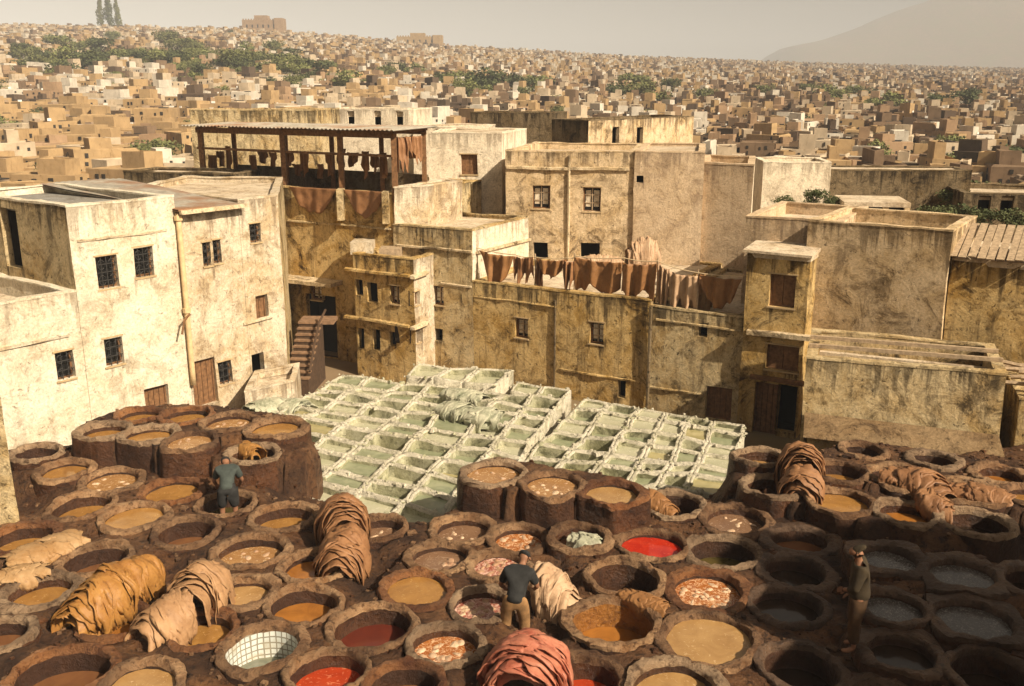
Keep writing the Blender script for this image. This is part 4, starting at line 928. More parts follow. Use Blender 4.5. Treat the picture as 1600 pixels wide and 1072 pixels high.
def hanging(label, a, b, length, mat, group, seed, sag=.12, shape='skin', k=1.0):
    rd = random.Random(seed); a = Vector(a); b = Vector(b); base = (a+b)/2; t = Vector((b.x-a.x, b.y-a.y, 0)); n = Vector((t.y, -t.x, 0)).normalized()
    NU, NV = 22, 14; mb = MB(); f1, f2 = rd.uniform(0, 6), rd.uniform(0, 6)
    lens = []
    for i in range(NU+1):
        u = i/NU; bell = math.sin(math.pi*u)
        if shape == 'skin': l = length*(.35+.65*bell**.8)*(1+.25*mn.noise(Vector((u*5, seed, 0))))
        elif shape == 'wide': l = length*(.85+.12*math.sin(u*9+f1)+.2*mn.noise(Vector((u*7, seed, 0))))
        else: l = length*(.55+.45*abs(math.sin(u*math.pi*2.5+f1)))*(1+.2*mn.noise(Vector((u*9, seed, 0))))
        lens.append(max(.08, l))
    for i in range(NU+1):
        u = i/NU
        for j in range(NV+1):
            v = j/NV; p = a.lerp(b, u); p.z -= sag*4*u*(1-u)*(1-v*.5)
            fold = (.05+.06*v)*math.sin(u*14+f1+v*1.5)+.04*math.sin(u*29+f2)
            pin = 1-.22*v*(1 if shape == 'skin' else .3); q = base.lerp(p, pin); q.z = p.z-lens[i]*v
            q += n*(fold*k+.05*mn.noise(q*3)); mb.v.append(tuple(q-base))
    rd2 = random.Random(seed+99)
    for i in range(NU):
        for j in range(NV):
            q = i*(NV+1)+j; mb.f.append((q, q+1, q+NV+2, q+NV+1)); mb.m.append(0)
    o = mb.build('hanging_hide', M[mat], None, smooth=True, loc=base); s = o.modifiers.new('thickness', 'SOLIDIFY'); s.thickness = .012
    return setp(o, label, 'hide', group)
def Fpx(px, py, back=.25):
    A, B = Fp(0, -back), Fp(9.9, -back); s, z = hit(A, B, px, py); q = along(A, B, s); return Vector((*q, z))
HG = 'hides drying along the terrace edge'
lines = [(742, 388), (805, 400), (832, 403), (888, 405), (900, 402), (975, 405), (1028, 410), (1090, 428), (1165, 432)]
for i, (x0, y0, x1, y1, ln, m, sh_, lab) in enumerate([
    (748, 391, 802, 400, .95, 'h_rust', 'skin', 'brown hide hung at the sunlit wall end of the terrace line'),
    (803, 400, 832, 401, .8, 'h_brown', 'strip', 'narrow brown hide next to the first one on the terrace line'),
    (836, 403, 886, 406, .5, 'h_rust', 'skin', 'short brown hide sagging between two poles on the terrace line'),
    (838, 405, 850, 408, .85, 'h_brown', 'strip', 'thin strip of hide hanging from a pole'),
    (880, 405, 897, 408, .9, 'h_brown', 'strip', 'thin amber strip of hide beside the widest hide'),
    (898, 402, 972, 410, 1.0, 'h_rust', 'wide', 'widest rust brown hide on the terrace line'),
    (972, 410, 1027, 412, 1.05, 'h_rust', 'wide', 'square dark rust hide below the round bundle'),
    (1030, 412, 1046, 420, 1.25, 'h_pale', 'strip', 'pale strips of hide at the step of the terrace'),
    (1045, 424, 1092, 431, 1.1, 'h_pale', 'strip', 'ribboned pale hides on the lower terrace'),
    (1092, 428, 1160, 436, .85, 'h_rust', 'skin', 'spread rust hide beside the narrow shuttered house')]):
    hanging(lab, Fpx(x0, y0, .2+.1*(i % 2)), Fpx(x1, y1, .2+.1*(i % 2)), ln*1.22, m, HG, 40+i, .06, sh_)
mb = MB(); pts = [Fpx(x, y-2, .25) for x, y in lines]; fine = []
for a, b in zip(pts, pts[1:]):
    for k in range(6): f = k/6; q = a.lerp(b, f); q.z -= .05*4*f*(1-f); fine.append(q)
fine.append(pts[-1]); mb.tube(fine, .018, 5); setp(mb.build('drying_line', M['rope']), 'sagging rope along the terrace edge carrying the hides', 'rope')
for px, py in ((745, 388), (836, 403), (898, 402), (1028, 410), (1091, 428)):
    q = Fpx(px, py-3, .3); zb = 2.42 if px < 1035 else 2.24
    mb = MB(); mb.tube([(0, 0, 0), (.02, .01, (q.z-zb)*.5), (0, 0, q.z-zb+.08)], [.035, .03, .025], 6)
    setp(mb.build('drying_pole', M['woodlight'], loc=(q.x, q.y, zb)), 'thin wooden pole holding up the terrace drying line', 'pole', 'drying poles')
# hides inside the shed
for i, (px, py, wpx, ln, dep) in enumerate([(332, 242, 18, 1.0, 1.2), (356, 228, 10, 1.15, 1.8), (395, 242, 12, .85, 1.4), (426, 238, 12, .6, 1.6), (475, 238, 14, .9, 1.3), (465, 256, 18, .5, 2.2), (500, 256, 10, .6, 1.6), (532, 232, 14, .8, 2.4), (585, 240, 16, .7, 2.0), (345, 236, 12, .7, 2.6), (410, 236, 20, .5, 2.5), (450, 236, 16, .6, 1.2), (515, 240, 12, .9, 1.1), (550, 238, 22, .55, 2.4), (570, 236, 12, .95, 1.2), (600, 238, 12, 1.0, 2.3)]):
    dep *= .62; q0 = f0+fi*dep; q1 = f1+fi*dep; s, z = hit(q0, q1, px, py); a = Vector((*along(q0, q1, s-.18*wpx/12), z)); b = Vector((*along(q0, q1, s+.18*wpx/12), z))
    setp(hanging('shrivelled dark hide hanging in the shade of the drying shed', a, b, ln, 'h_rust', 'hides inside the drying shed', 70+i, .02, 'skin'))
for i, (f, ln) in enumerate(((.1, 1.35), (.35, .8), (.6, 1.0))):
    a = f1+fi*(1.85*f); b = f1+fi*(1.85*f+.6); a = a+fd*.1; b = b+fd*.1
    hanging(['longest orange hide', 'short orange hide', 'ragged orange hide'][i]+' hanging on the sunny end of the shed', (a.x, a.y, 7.55), (b.x, b.y, 7.55), ln, 'h_brown', 'hides on the sunny end of the shed', 90+i, .03, 'strip')
for i, (px0, px1, py) in enumerate(((455, 530, 306), (540, 606, 308))):
    s0, z0 = hit(A4, B4, px0, py); s1, _ = hit(A4, B4, px1, py); a = Vector((*B4p(s0, -.12), 5.56)); b = Vector((*B4p(s1, -.12), 5.56))
    hanging(['brown hide hung over the terrace wall next to the cream corner house', 'brown hide hung over the terrace wall beside its end pier'][i], a, b, 1.0, 'h_brown', 'hides over the terrace wall', 95+i, .0, 'skin', .4)

# ------------------------------------------------------------------ people
def skinmesh(name, chains, mat, parent, loc=(0, 0, 0), sub=2, rz=0):
    bm = bmesh.new(); lay = bm.verts.layers.skin.verify(); reg = {}
    def get(p, r, root=False):
        k = tuple(round(x, 4) for x in p)
        if k not in reg:
            v = bm.verts.new(p); v[lay].radius = (r, r) if not isinstance(r, tuple) else r; v[lay].use_root = root; reg[k] = v
        return reg[k]
    for ch in chains:
        first = all(tuple(round(x, 4) for x in p) not in reg for p, r in ch); pv = None
        for p, r in ch:
            v = get(p, r, first and pv is None)
            if pv is not None and bm.edges.get((pv, v)) is None: bm.edges.new((pv, v))
            pv = v
    me = bpy.data.meshes.new(name); bm.to_mesh(me); bm.free(); me.materials.append(mat)
    o = linkmesh(name, me, parent, loc, rz); s = o.modifiers.new('skin', 'SKIN'); s.use_smooth_shade = True
    d = o.modifiers.new('smooth', 'SUBSURF'); d.levels = sub; d.render_levels = sub
    return o
M['skin'] = simple('skin', (.21,.10,.055), .6, .15, 12, .15)
M['hair'] = simple('hair', (.015,.012,.010), .8, .3, 30, .3)
M['c_grey'] = simple('grey_green_shirt', (.045,.055,.050), .9, .35, 7, .5)
M['c_dark'] = simple('dark_shirt', (.018,.018,.018), .9, .4, 7, .5)
M['c_tan'] = simple('muddy_trousers', (.22,.12,.05), .9, .4, 6, .5)
M['c_olive'] = simple('olive_brown_clothes', (.036,.025,.013), .9, .45, 6, .7)
M['c_trous'] = simple('brown_trousers', (.058,.030,.013), .9, .45, 6, .7)
V3 = Vector
def person(label, loc, rz, J, shirt, trousers, cap=None, bare_shin=False, sleeve=.55):
    """J: joints in metres, +y is the way the person faces; body is one mesh, clothes are children"""
    t = thing('person', label, 'person', loc, rz); lerp = lambda a, b, f: tuple(V3(a).lerp(V3(b), f))
    pel, chest, neck, head = J['pel'], J['chest'], J['neck'], J['head']; ch = []
    mid = lerp(pel, chest, .5)
    ch.append([(pel, .10), (mid, .105), (chest, .135), (neck, .052)])
    ch.append([(neck, .052), (lerp(neck, head, .45), .055), (lerp(neck, head, .8), .088), (head, .098), (tuple(V3(head)+(V3(head)-V3(neck)).normalized()*.075), .07)])
    f = V3(J.get('look', (0, 1, 0))).normalized(); hv = V3(head)
    ch.append([(head, .098), (tuple(hv+f*.105+V3((0, 0, -.02))), .018)])             # nose
    for s in ('l', 'r'):
        sh, el, wr = J['sh'+s], J['el'+s], J['wr'+s]; hp, kn, an = J['hp'+s], J['kn'+s], J['an'+s]
        ch.append([(chest, .135), (sh, .066), (lerp(sh, el, .5), .05), (el, .042), (lerp(el, wr, .4), .040), (wr, .028)])
        hd = (V3(wr)-V3(el)).normalized(); palm = tuple(V3(wr)+hd*.06); ch.append([(wr, .028), (palm, (.04))])
        side = hd.cross(V3((0, 1, .2))).normalized()
        for k in range(4):
            b0 = V3(palm)+side*(k-1.5)*.02+hd*.02; ln = (.065, .078, .072, .055)[k]
            ch.append([(tuple(b0), .0095), (tuple(b0+hd*ln*.6+V3((0, .012, 0))), .009), (tuple(b0+hd*ln+V3((0, .03, -.008))), .008)])
        tb = V3(palm)-side*.035-hd*.02; ch.append([(tuple(tb), .011), (tuple(tb-side*.02+hd*.03), .010), (tuple(tb-side*.025+hd*.055+V3((0, .01, 0))), .009)])
        ch.append([(pel, .10), (hp, .065), (lerp(hp, kn, .5), .072), (kn, .058), (lerp(kn, an, .35), .056), (an, .036)])
        ft = V3(J.get('foot', (0, 1, 0))).normalized(); a3 = V3(an)
        ch.append([(an, .036), (tuple(a3+ft*.07+V3((0, 0, -.05))), .04), (tuple(a3+ft*.17+V3((0, 0, -.065))), .03)])
    body = skinmesh('body', ch, M['skin'], t)
    g = .026; c = [[(lerp(pel, chest, -.22), .135+g), (lerp(pel, chest, .1), .14+g), (mid, .128+g), (chest, .145+g), (lerp(chest, neck, .7), .075)]]
    for s in ('l', 'r'):
        sh, el = J['sh'+s], J['el'+s]; c.append([(chest, .145+g), (sh, .078+g), (lerp(sh, el, .5), .062+g*.7), (lerp(sh, el, .5+sleeve*.5), .056+g*.5)]+([(el, .05+g*.5), (lerp(el, J['wr'+s], .8), .04+g*.4)] if sleeve > .9 else []))
    skinmesh('shirt', c, M[shirt], t)
    c = [[(lerp(pel, chest, .18), .125+g), (pel, .13+g)]]
    for s in ('l', 'r'):
        hp, kn, an = J['hp'+s], J['kn'+s], J['an'+s]; e = [(pel, .13+g), (hp, .105+g), (lerp(hp, kn, .5), .09+g), (kn, .07+g)]
        if not bare_shin: e += [(lerp(kn, an, .5), .066+g), (lerp(kn, an, .85), .06+g)]
        c.append(e)
    skinmesh('trousers', c, M[trousers], t)
    up_ = (hv-V3(neck)).normalized()
    skinmesh('cap' if cap else 'hair', [[(tuple(hv+up_*.005-f*.04), .098), (tuple(hv+up_*.05-f*.012), .112), (tuple(hv+up_*.10-f*.005), .075)]] + ([[(tuple(hv+up_*.05-f*.012), .112), (tuple(hv+up_*.05-f*.15), .025)]] if cap == 'back' else []), M[shirt if cap else 'hair'], t)
    for s in (-1, 1):
        sd = f.cross(V3((0, 0, 1))).normalized()*s; mb = MB(); q = hv+f*.088+sd*.036+V3((0, 0, .012))
        mb.tube([tuple(q-f*.006), tuple(q+f*.006)], .007, 8); mb.build('eye', M['hair'], t)
        mb = MB(); q = hv+sd*.098-f*.01; mb.tube([tuple(q+V3((0, 0, -.03))), tuple(q+sd*.015), tuple(q+V3((0, 0, .03)))], [.008, .018, .012], 6); mb.build('ear', M['skin'], t, smooth=True)
    mb = MB(); q = hv+f*.09+V3((0, 0, -.055)); mb.tube([tuple(q-f.cross(V3((0, 0, 1)))*.024), tuple(q+f*.008), tuple(q+f.cross(V3((0, 0, 1)))*.024)], .006, 5); mb.build('mouth', M['c_trous'], t)
    return t
def stand(lean=0.0, h=1.0): pass
# standing worker on the vat rim: faces the picture's left, weight on both feet
q = P(1333, 1022, 1.02)
person('worker in olive brown clothes and cap standing on a dark vat rim', (q.x, q.y, 1.10), R(75), dict(
    pel=(0, 0, .90), chest=(.0, .03, 1.26), neck=(0, .06, 1.45), head=(0, .10, 1.58), look=(.1, 1, -.35),
    shl=(-.19, .03, 1.36), ell=(-.25, .10, 1.10), wrl=(-.12, .20, 1.02), shr=(.19, .02, 1.36), elr=(.24, -.02, 1.08), wrr=(.20, .10, .86),
    hpl=(-.10, 0, .86), knl=(-.11, .05, .48), anl=(-.12, .02, .09), hpr=(.10, 0, .86), knr=(.11, .03, .48), anr=(.12, -.03, .09)), 'c_olive', 'c_trous', 'back', sleeve=.95)
# centre worker: back to the viewer, bent a little over the vat
q = P(805, 1015, .45)
person('worker in dark shirt and muddy trousers bending among the vats with back turned', (q.x, q.y, .50), R(-8), dict(
    pel=(0, -.02, .84), chest=(.03, .28, 1.10), neck=(.05, .42, 1.22), head=(.08, .52, 1.31), look=(.45, .8, -.6),
    shl=(-.17, .27, 1.17), ell=(-.28, .30, .92), wrl=(-.22, .46, .76), shr=(.22, .26, 1.17), elr=(.31, .32, .92), wrr=(.26, .50, .78),
    hpl=(-.11, 0, .80), knl=(-.16, .08, .44), anl=(-.18, 0, .09), hpr=(.11, 0, .80), knr=(.14, .08, .44), anr=(.16, 0, .09)), 'c_dark', 'c_tan', 'plain', sleeve=.6)
# bending worker standing in the vat
q = P(355, 795, .95)
person('bending worker in a grey green shirt standing bare-legged inside a vat', (q.x, q.y+.1, .42), R(12), dict(
    pel=(0, 0, .92), chest=(-.03, .38, 1.16), neck=(-.05, .55, 1.22), head=(-.06, .66, 1.24), look=(0, .8, -.6),
    shl=(-.19, .38, 1.17), ell=(-.30, .46, .93), wrl=(-.26, .60, .74), shr=(.17, .38, 1.17), elr=(.26, .44, .92), wrr=(.20, .60, .74),
    hpl=(-.10, 0, .88), knl=(-.13, .06, .48), anl=(-.14, 0, .09), hpr=(.10, 0, .88), knr=(.12, .06, .48), anr=(.13, 0, .09)), 'c_grey', 'c_dark', None, True, sleeve=.5)
# ------------------------------------------------------------------ the old town on the hillside
def housemat(name, c, off):
    n = NT(name); a = n.noise(.5, 5, .7, off=off); b = n.noise(2.2, 5, .7, (1, 1, .3), off=off+4); d = n.noise(.05, 3, .5, off=off+8)
    cc = n.mix(n.ramp(a, .35, .65), c, tuple(x*.72 for x in c)); cc = n.mix(n.ramp(b, .55, .7, 0, .6), cc, (c[0]*.4, c[1]*.36, c[2]*.3))
    n.col(cc); n.rough(.95); n.b.inputs['Specular IOR Level'].default_value = .1; n.bump(a, .4, .1); return n.m
HM = [housemat('town_sand', (.41,.28,.145), 0), housemat('town_cream', (.51,.41,.29), 5), housemat('town_white', (.60,.54,.45), 9), housemat('town_brown', (.20,.135,.085), 13),
      housemat('town_pinkish', (.36,.24,.145), 17), housemat('town_umber', (.115,.08,.055), 21)]
HW = [.26, .24, .20, .13, .10, .07]
HN = ['sandy', 'cream', 'whitish', 'brown', 'pinkish', 'dark umber']
M['hwin'] = simple('town_window', (.022,.018,.014), .6, .3, 2, 0)
M['hroof'] = simple('town_roof', (.30,.22,.15), .95, .35, .5, .3)
M['dish'] = simple('dish_white', (.75,.73,.68), .5, .05, 3, 0)
HOUSE_VAR = []
def house_var(seed):
    rd = random.Random(seed); W, D, H = 1.0, 1.0, 1.0; mb = MB()
    def blk(x0, x1, y0, y1, z0, z1, par=.10, th=.05):
        v = [(x0,y0,z0),(x1,y0,z0),(x1,y1,z0),(x0,y1,z0),(x0,y0,z1),(x1,y0,z1),(x1,y1,z1),(x0,y1,z1)]
        v += [(x0+th,y0+th,z1),(x1-th,y0+th,z1),(x1-th,y1-th,z1),(x0+th,y1-th,z1)]; v += [(p[0], p[1], z1-par) for p in v[8:12]]
        v = [(p[0]+rd.uniform(-.012, .012), p[1]+rd.uniform(-.012, .012), p[2]+(rd.uniform(-.035, .035) if i_ > 3 else 0)) for i_, p in enumerate(v)]
        mb.mi = 0; mb.add(v, [(0,1,5,4),(1,2,6,5),(2,3,7,6),(3,0,4,7),(4,5,9,8),(5,6,10,9),(6,7,11,10),(7,4,8,11),(9,13,12,8),(10,14,13,9),(11,15,14,10),(8,12,15,11)])
        b = len(mb.v)-16; mb.f.append((b+12, b+13, b+14, b+15)); mb.m.append(1)
    blk(-.5, .5, -.5, .5, -.6, 1)
    if rd.random() < .75: 
        x = rd.uniform(-.4, .1); blk(x, x+rd.uniform(.3, .5), -.1, .45, .9, 1+rd.uniform(.25, .5), .05, .03)
    if rd.random() < .7:
        x = rd.uniform(-.5, -.1); blk(x-.15, x+.35, -.85, -.49, -.6, rd.uniform(.4, .8), .06, .03)
    if rd.random() < .6: blk(.49, .85, -.4, .35, -.6, rd.uniform(.45, .85), .06, .03)
    wins = []
    for fl in (.42, .62, .83):
        for sd, n_ in (('f', rd.choice([3, 4, 4, 5])), ('r', rd.choice([1, 2, 3])), ('l', rd.choice([1, 2, 3]))):
            for k in range(n_):
                if rd.random() < .38: continue
                wins.append((sd, -.40+.80*(k+rd.uniform(.25, .75))/n_, fl+rd.uniform(-.05, .05), rd.uniform(.04, .08), rd.uniform(.08, .14)))
    extra = rd.random() < .3
    return mb, wins, extra
HOUSE_VAR = [house_var(100+i) for i in range(14)]
def winbox(w_):
    side, x, z, a, b = w_; e = .012
    if side == 'f': v = [(x-a/2,-.5-e,z-b/2),(x+a/2,-.5-e,z-b/2),(x+a/2,-.5-e,z+b/2),(x-a/2,-.5-e,z+b/2),(x-a/2,-.49,z-b/2),(x+a/2,-.49,z-b/2),(x+a/2,-.49,z+b/2),(x-a/2,-.49,z+b/2)]
    elif side == 'l': v = [(-.5-e,x+a/2,z-b/2),(-.5-e,x-a/2,z-b/2),(-.5-e,x-a/2,z+b/2),(-.5-e,x+a/2,z+b/2),(-.49,x+a/2,z-b/2),(-.49,x-a/2,z-b/2),(-.49,x-a/2,z+b/2),(-.49,x+a/2,z+b/2)]
    else: v = [(.5+e,x-a/2,z-b/2),(.5+e,x+a/2,z-b/2),(.5+e,x+a/2,z+b/2),(.5+e,x-a/2,z+b/2),(.49,x-a/2,z-b/2),(.49,x+a/2,z-b/2),(.49,x+a/2,z+b/2),(.49,x-a/2,z+b/2)]
    return v, [(0,1,2,3),(0,4,5,1),(1,5,6,2),(2,6,7,3),(3,7,4,0)]
# scatter
rd = random.Random(21); cand = []
y = 72.0
while y < 1560:
    step = 3.7+y*.0095; 
    x = -.80*y
    while x < .80*y:
        px = 800+1503*x/y; wd = rd.uniform(2.2, 5.2)*(1.5 if px < 330 and y < 170 else 1)*(1+.25*(y > 500))
        Ys = float(np.interp(px, SKX, SKY_Y))
        if y < Ys+4 and -150 < px < 1750:
            cand.append((x+wd/2, y+rd.uniform(-2, 2), wd, rd.uniform(3.6, 6.8), rd.choice([rd.uniform(1.7, 2.8), rd.uniform(2.3, 3.9)])))
        x += wd*rd.uniform(.92, 1.16)
    y += step
blockers = [(2.25, 12, 50, 67), (-16, 0, 36, 66), (10, 28, 36, 48), (-3, 12, 36, 48)]
GREEN = [(30, 330, 85, 125), (350, 500, 95, 135), (150, 330, 60, 110), (360, 470, 45, 70), (690, 780, 145, 165), (1480, 1600, 250, 360), (1200, 1300, 205, 225)]   # where the hillside shows trees (seen from the terrace)
houses = []; greens = []
for (x, y, wd, dp, hh) in cand:
    if any(a < x+wd/2 and x-wd/2 < b and c < y+dp/2 and y-dp/2 < d for a, b, c, d in blockers): continue
    z = hz(x, y); px = 800+1503*x/y; py = 150-1503*(z-9)/y
    g = any(a < px < b and c < py < d for a, b, c, d in GREEN)
    pr = .38 if g else (.06 if px < 1000 else .04)
    if rd.random() < pr and y > 75: greens.append((x, y, z)); continue
    ci = rd.choices(range(6), HW)[0]
    if px < 320 and y < 170: ci = rd.choices(range(6), [.6, .25, .02, .02, .11, 0])[0]
    if px > 1100: ci = rd.choices(range(6), [.26, .18, .10, .24, .14, .08])[0]
    houses.append((x, y, z, wd, dp, hh, rd.gauss(-.22, .16)+(.9 if rd.random() < .12 else 0), ci, rd.randrange(14), 1.0/ y*(wd)))
houses.sort(key=lambda h: h[1]); 
vis = [h for h in houses if -20 < 800+1503*h[0]/h[1] < 1620]; keep = set(id(h) for h in vis[:290]); near = [h for h in houses if id(h) in keep]; far = [h for h in houses if id(h) not in keep]; print('HOUSES', len(near), len(far))
cache = {}; wcache = {}; NUM = 'no one two three four five six seven eight nine ten eleven twelve'.split()
for k, (x, y, z, wd, dp, hh, rz, ci, vi, _) in enumerate(near):
    mbv, wins, extra = HOUSE_VAR[vi]
    if (vi, ci) not in cache: cache[vi, ci] = mbv.mesh('house_body', [HM[ci], M['hroof']])
    feat = [' with plain box shape', ' with one added block', ' with two added blocks', ' with three added blocks', ' with four added blocks'][len(mbv.f)//13-1]
    t = thing('town_house', f'{"narrow" if wd < 5 else "broad"} {"low" if hh < 3.4 else "tall"} {HN[ci]} town house{feat} and {NUM[min(sum(w_[0] == "f" for w_ in wins), 12)]} front windows', 'house', (x, y, z), rz, 'houses of the old town')
    linkmesh('wall', cache[vi, ci], t, scale=(wd, dp, hh))
    for wi, w_ in enumerate(wins):
        if (vi, wi) not in wcache:
            mb = MB(); v, f = winbox(w_); mb.add(v, f); wcache[vi, wi] = mb.mesh('window', M['hwin'])
        linkmesh('window', wcache[vi, wi], t, scale=(wd, dp, hh))
# the farther houses, too many to tell apart
VV, FF, MI = [], [], []; base = 0
var = []; var2 = []
for mbv, wins, extra in HOUSE_VAR:
    m2 = MB(); m2.v = list(mbv.v); m2.f = list(mbv.f); m2.m = list(mbv.m); m2.mi = 2
    for w_ in wins: v, f = winbox(w_); m2.add(v, f)
    m2.mi = 3
    if extra: m2.box(-.2, -.10, -.3, -.28, 1.02, 1.12)
    m2.mi = 2; m2.box(.1, .3, -.2, .1, .99, 1.03)
    m2.mi = 1; m2.box(-.44, -.3, .1, .35, .98, 1.1)
    var.append((np.array(m2.v), np.array(m2.f), np.array(m2.m)))
    m3 = MB(); m3.v = list(mbv.v); m3.f = list(mbv.f); m3.m = list(mbv.m); m3.mi = 2
    for w_ in wins:
        if w_[0] != 'l' and w_[2] > .6: v, f = winbox((w_[0], w_[1], w_[2], w_[3]*1.4, w_[4]*1.4)); m3.add(v[:4], f[:1])
    var2.append((np.array(m3.v), np.array(m3.f), np.array(m3.m)))
for (x, y, z, wd, dp, hh, rz, ci, vi, _) in far:
    v, f, m = (var if y < 330 else var2)[vi]; c, s = math.cos(rz), math.sin(rz); q = v*np.array([wd, dp, hh])
    q = np.stack([q[:, 0]*c-q[:, 1]*s+x, q[:, 0]*s+q[:, 1]*c+y, q[:, 2]+z], -1)
    VV.append(q); FF.append(f+base); MI.append(np.where(m == 0, ci, m+5)); base += len(v)
o = linkmesh('old_town', npmesh('old_town', np.concatenate(VV), np.concatenate(FF), HM+[M['hroof'], M['hwin'], M['dish']], np.concatenate(MI)))
setp(o, 'mass of far flat-roofed houses covering the hillside up to the skyline', 'houses', kind='stuff')

# ------------------------------------------------------------------ trees
def leafmat(name, c, c2, off):
    n = NT(name); a = n.noise(.9, 4, .6, off=off); n.col(n.mix(n.ramp(a, .35, .65), c, c2)); n.rough(.8); n.b.inputs['Specular IOR Level'].default_value = .2
    return n.m
LM = [leafmat('olive_leaves', (.10,.11,.04), (.16,.16,.06), 0), leafmat('dark_leaves', (.055,.068,.028), (.09,.10,.04), 5), leafmat('bright_leaves', (.13,.15,.05), (.20,.20,.075), 9)]
M['bark'] = simple('bark', (.12,.08,.05), .9, .3, 5, .5)
def crown_mesh(seed, kind):
    r = np.random.default_rng(seed); n = 1100; V = []
    if kind == 'tall':
        lobes = [(r.uniform(-.12, .12), r.uniform(-.12, .12), .25+.7*i/8, .26*(1-.62*i/8), .13) for i in range(9)]
    else: lobes = [(r.uniform(-.32, .32), r.uniform(-.32, .32), r.uniform(.35, .85), r.uniform(.16, .30), r.uniform(.12, .22)) for i in range(11)]
    for i in range(n):
        l = lobes[r.integers(len(lobes))]; d = r.normal(size=3); d /= np.linalg.norm(d); rad = r.uniform(.55, 1.05)
        p = np.array([l[0]+d[0]*l[3]*rad, l[1]+d[1]*l[3]*rad, l[2]+d[2]*l[4]*rad]); s = r.uniform(.018, .042)
        a = r.normal(size=3); a /= np.linalg.norm(a); b = np.cross(a, d+r.normal(size=3)*.4); b /= np.linalg.norm(b)+1e-6
        V += [p-a*s-b*s*.6, p+a*s-b*s*.5, p+a*s+b*s*.6, p-a*s+b*s*.5]
    V = np.array(V); return npmesh('crown', V, np.arange(len(V)).reshape(-1, 4), [LM[seed % 3]])
CR = [crown_mesh(i, 'round') for i in range(6)]; CT = [crown_mesh(30+i, 'tall') for i in range(2)]
def trunk_mesh(seed):
    r = random.Random(seed); mb = MB(); mb.tube([(0, 0, -.1), (.02, .01, .25), (-.01, .02, .5), (.02, 0, .75)], [.045, .035, .024, .008], 6)
    for i in range(5):
        a = r.uniform(0, 6.3); h = r.uniform(.25, .5); mb.tube([(0, 0, h), (math.cos(a)*.15, math.sin(a)*.15, h+.14), (math.cos(a)*.28, math.sin(a)*.28, h+.25)], [.018, .012, .005], 5)
    return mb.mesh('trunk', M['bark'])
TR = [trunk_mesh(i) for i in range(3)]
def tree(x, y, z, h, w_, label, cm, group='trees on the hillside', k=0, name='tree'):
    t = thing(name, label, 'tree', (x, y, z), random.uniform(0, 6), group)
    linkmesh('trunk', TR[k % 3], t, scale=(w_, w_, h)); linkmesh('crown', cm, t, scale=(w_, w_, h)); return t
TL = ['olive green bushy tree growing between hillside houses', 'dark leafy tree growing between hillside houses', 'bright green bushy tree growing between hillside houses']
greens.sort(key=lambda g: g[1])
for i, (x, y, z) in enumerate(greens[:230]):
    k = rd.randrange(6); h = rd.uniform(2.6, 4.6) if y < 220 else rd.uniform(4, 7.5); tree(x, y, z-.2, h, h*rd.uniform(1.0, 1.5), TL[k % 3], CR[k], k=i)
# extra clumps right in the green patches of the slope
def slope_pt(px, py):
    lo, hi = 60., 1000.
    for Y in np.geomspace(80, 1500, 260):
        X = (px-800)/1503*Y
        if 150-1503*(hz(X, Y)-9)/Y <= py: return X, Y
    return X, Y
for (a, b, c, d), cnt in zip(GREEN[:5], (7, 9, 5, 4, 4)):
    for i in range(cnt):
        X, Y = slope_pt(rd.uniform(a, b), rd.uniform(c, d)); k = rd.randrange(6); h = rd.uniform(5, 9)
        tree(X, Y, hz(X, Y), h, h*rd.uniform(1.0, 1.6), TL[k % 3], CR[k], k=i)
for i, (px, h) in enumerate(((170, 27), (182, 30), (196, 24))):
    X, Y = (px-800)/1503*780, 780; tree(X, Y, hz(X, Y)-.5, h, h*.42, ['slim dark cypress-like tree on the skyline', 'tallest dark tree of the skyline group', 'shortest dark tree of the skyline group'][i], CT[i % 2], 'tall trees on the skyline', i, 'tall_tree')
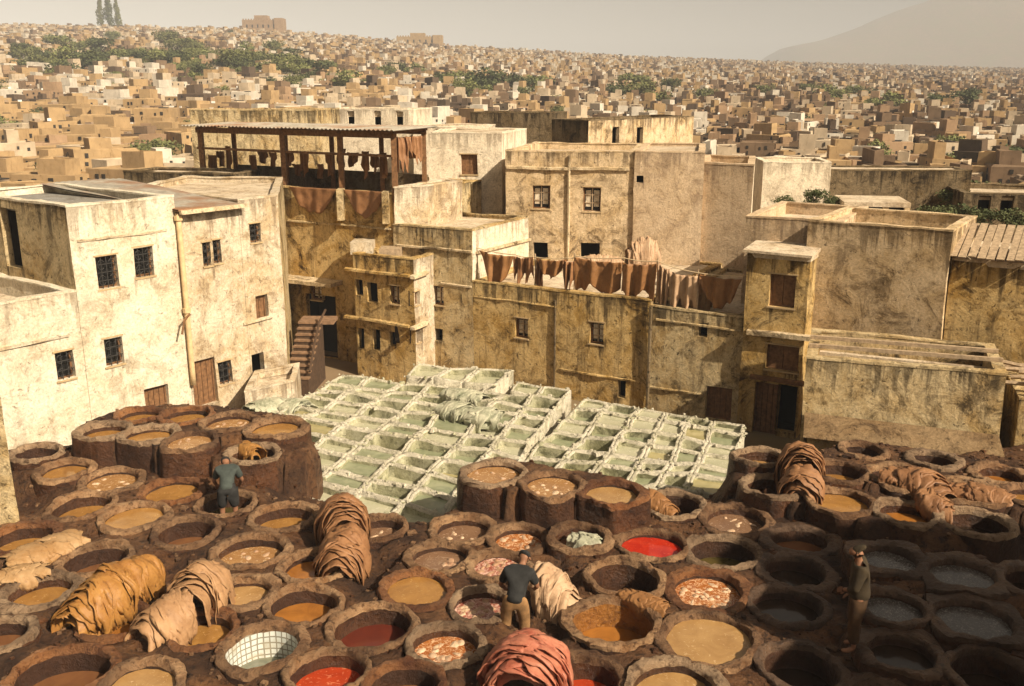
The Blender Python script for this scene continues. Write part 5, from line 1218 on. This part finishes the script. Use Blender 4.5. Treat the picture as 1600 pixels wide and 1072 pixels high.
for i, (px, py, Y, h) in enumerate(((1230, 318, 40.5, .9), (1275, 314, 40, 1.0), (1300, 318, 39.5, .8), (1460, 345, 39, 1.3), (1500, 338, 40, 1.4), (1545, 350, 38, 1.2), (1585, 345, 38, 1.3), (1490, 318, 43, 1.3), (1520, 300, 48, 1.5))):
    q = P(px, py, y=Y); tree(q.x, q.y, q.z-h*.5, h, h*1.2, ['leafy shrub on the low cream roof terrace', 'dark shrub growing against the weathered wall'][i > 2], CR[(1, 4)[i % 2]], 'shrubs beyond the yard', i, 'shrub')
# ------------------------------------------------------------------ landmarks on the skyline
def fort(label, px0, px1, Y, h, mat, seed):
    X0, X1 = (px0-800)/1503*Y, (px1-800)/1503*Y; z = hz((X0+X1)/2, Y)-1
    t = thing('hill_fort', label, 'fort', ((X0+X1)/2, Y, z)); w_ = X1-X0
    mb = MB(); mb.box(-w_/2, w_/2, 0, w_*.4, -4, h); mb.build('wall', HM[mat], t)
    mb = MB(); mb.box(w_*.3, w_*.5+.3, -1, w_*.35, -4, h*1.12); mb.build('tower', HM[mat], t)
    mb = MB(); mb.box(-w_*.2, w_*.12, 1, w_*.3, h-.2, h*1.3); mb.build('keep', HM[mat], t)
    k = int(w_/2.2)
    for i in range(k):
        x = -w_/2+w_*(i+.25)/k; mb = MB(); mb.box(x, x+w_/k*.5, -.02, .6, h, h+.9); mb.build('merlon', HM[mat], t)
    for i in range(6):
        x = -w_*.4+w_*.8*i/6; mb = MB(); mb.box(x, x+1.2, -.15, .1, h*.5, h*.5+2.4); mb.build('window', M['hwin'], t)
fort('square pink fort standing on the skyline above the trees', 386, 448, 800, 12.0, 4, 1)
fort('long sandy fort with a tower at its end on the skyline ridge', 622, 692, 850, 10.0, 0, 2)
# ------------------------------------------------------------------ haze
mb = MB(); mb.box(-4500, 7500, -40, 9500, -60, 535); hzm = bpy.data.materials.new('haze'); hzm.use_nodes = True; t_ = hzm.node_tree; t_.nodes.clear()
ov_ = t_.nodes.new('ShaderNodeOutputMaterial'); pv = t_.nodes.new('ShaderNodeVolumePrincipled'); pv.inputs['Color'].default_value = (.67, .72, .80, 1); pv.inputs['Density'].default_value = HAZE = .00036
pv.inputs['Anisotropy'].default_value = -.3; t_.links.new(pv.outputs[0], ov_.inputs['Volume'])
setp(mb.build('haze', hzm), 'thin pale haze filling the air over the old town', 'haze', kind='stuff')
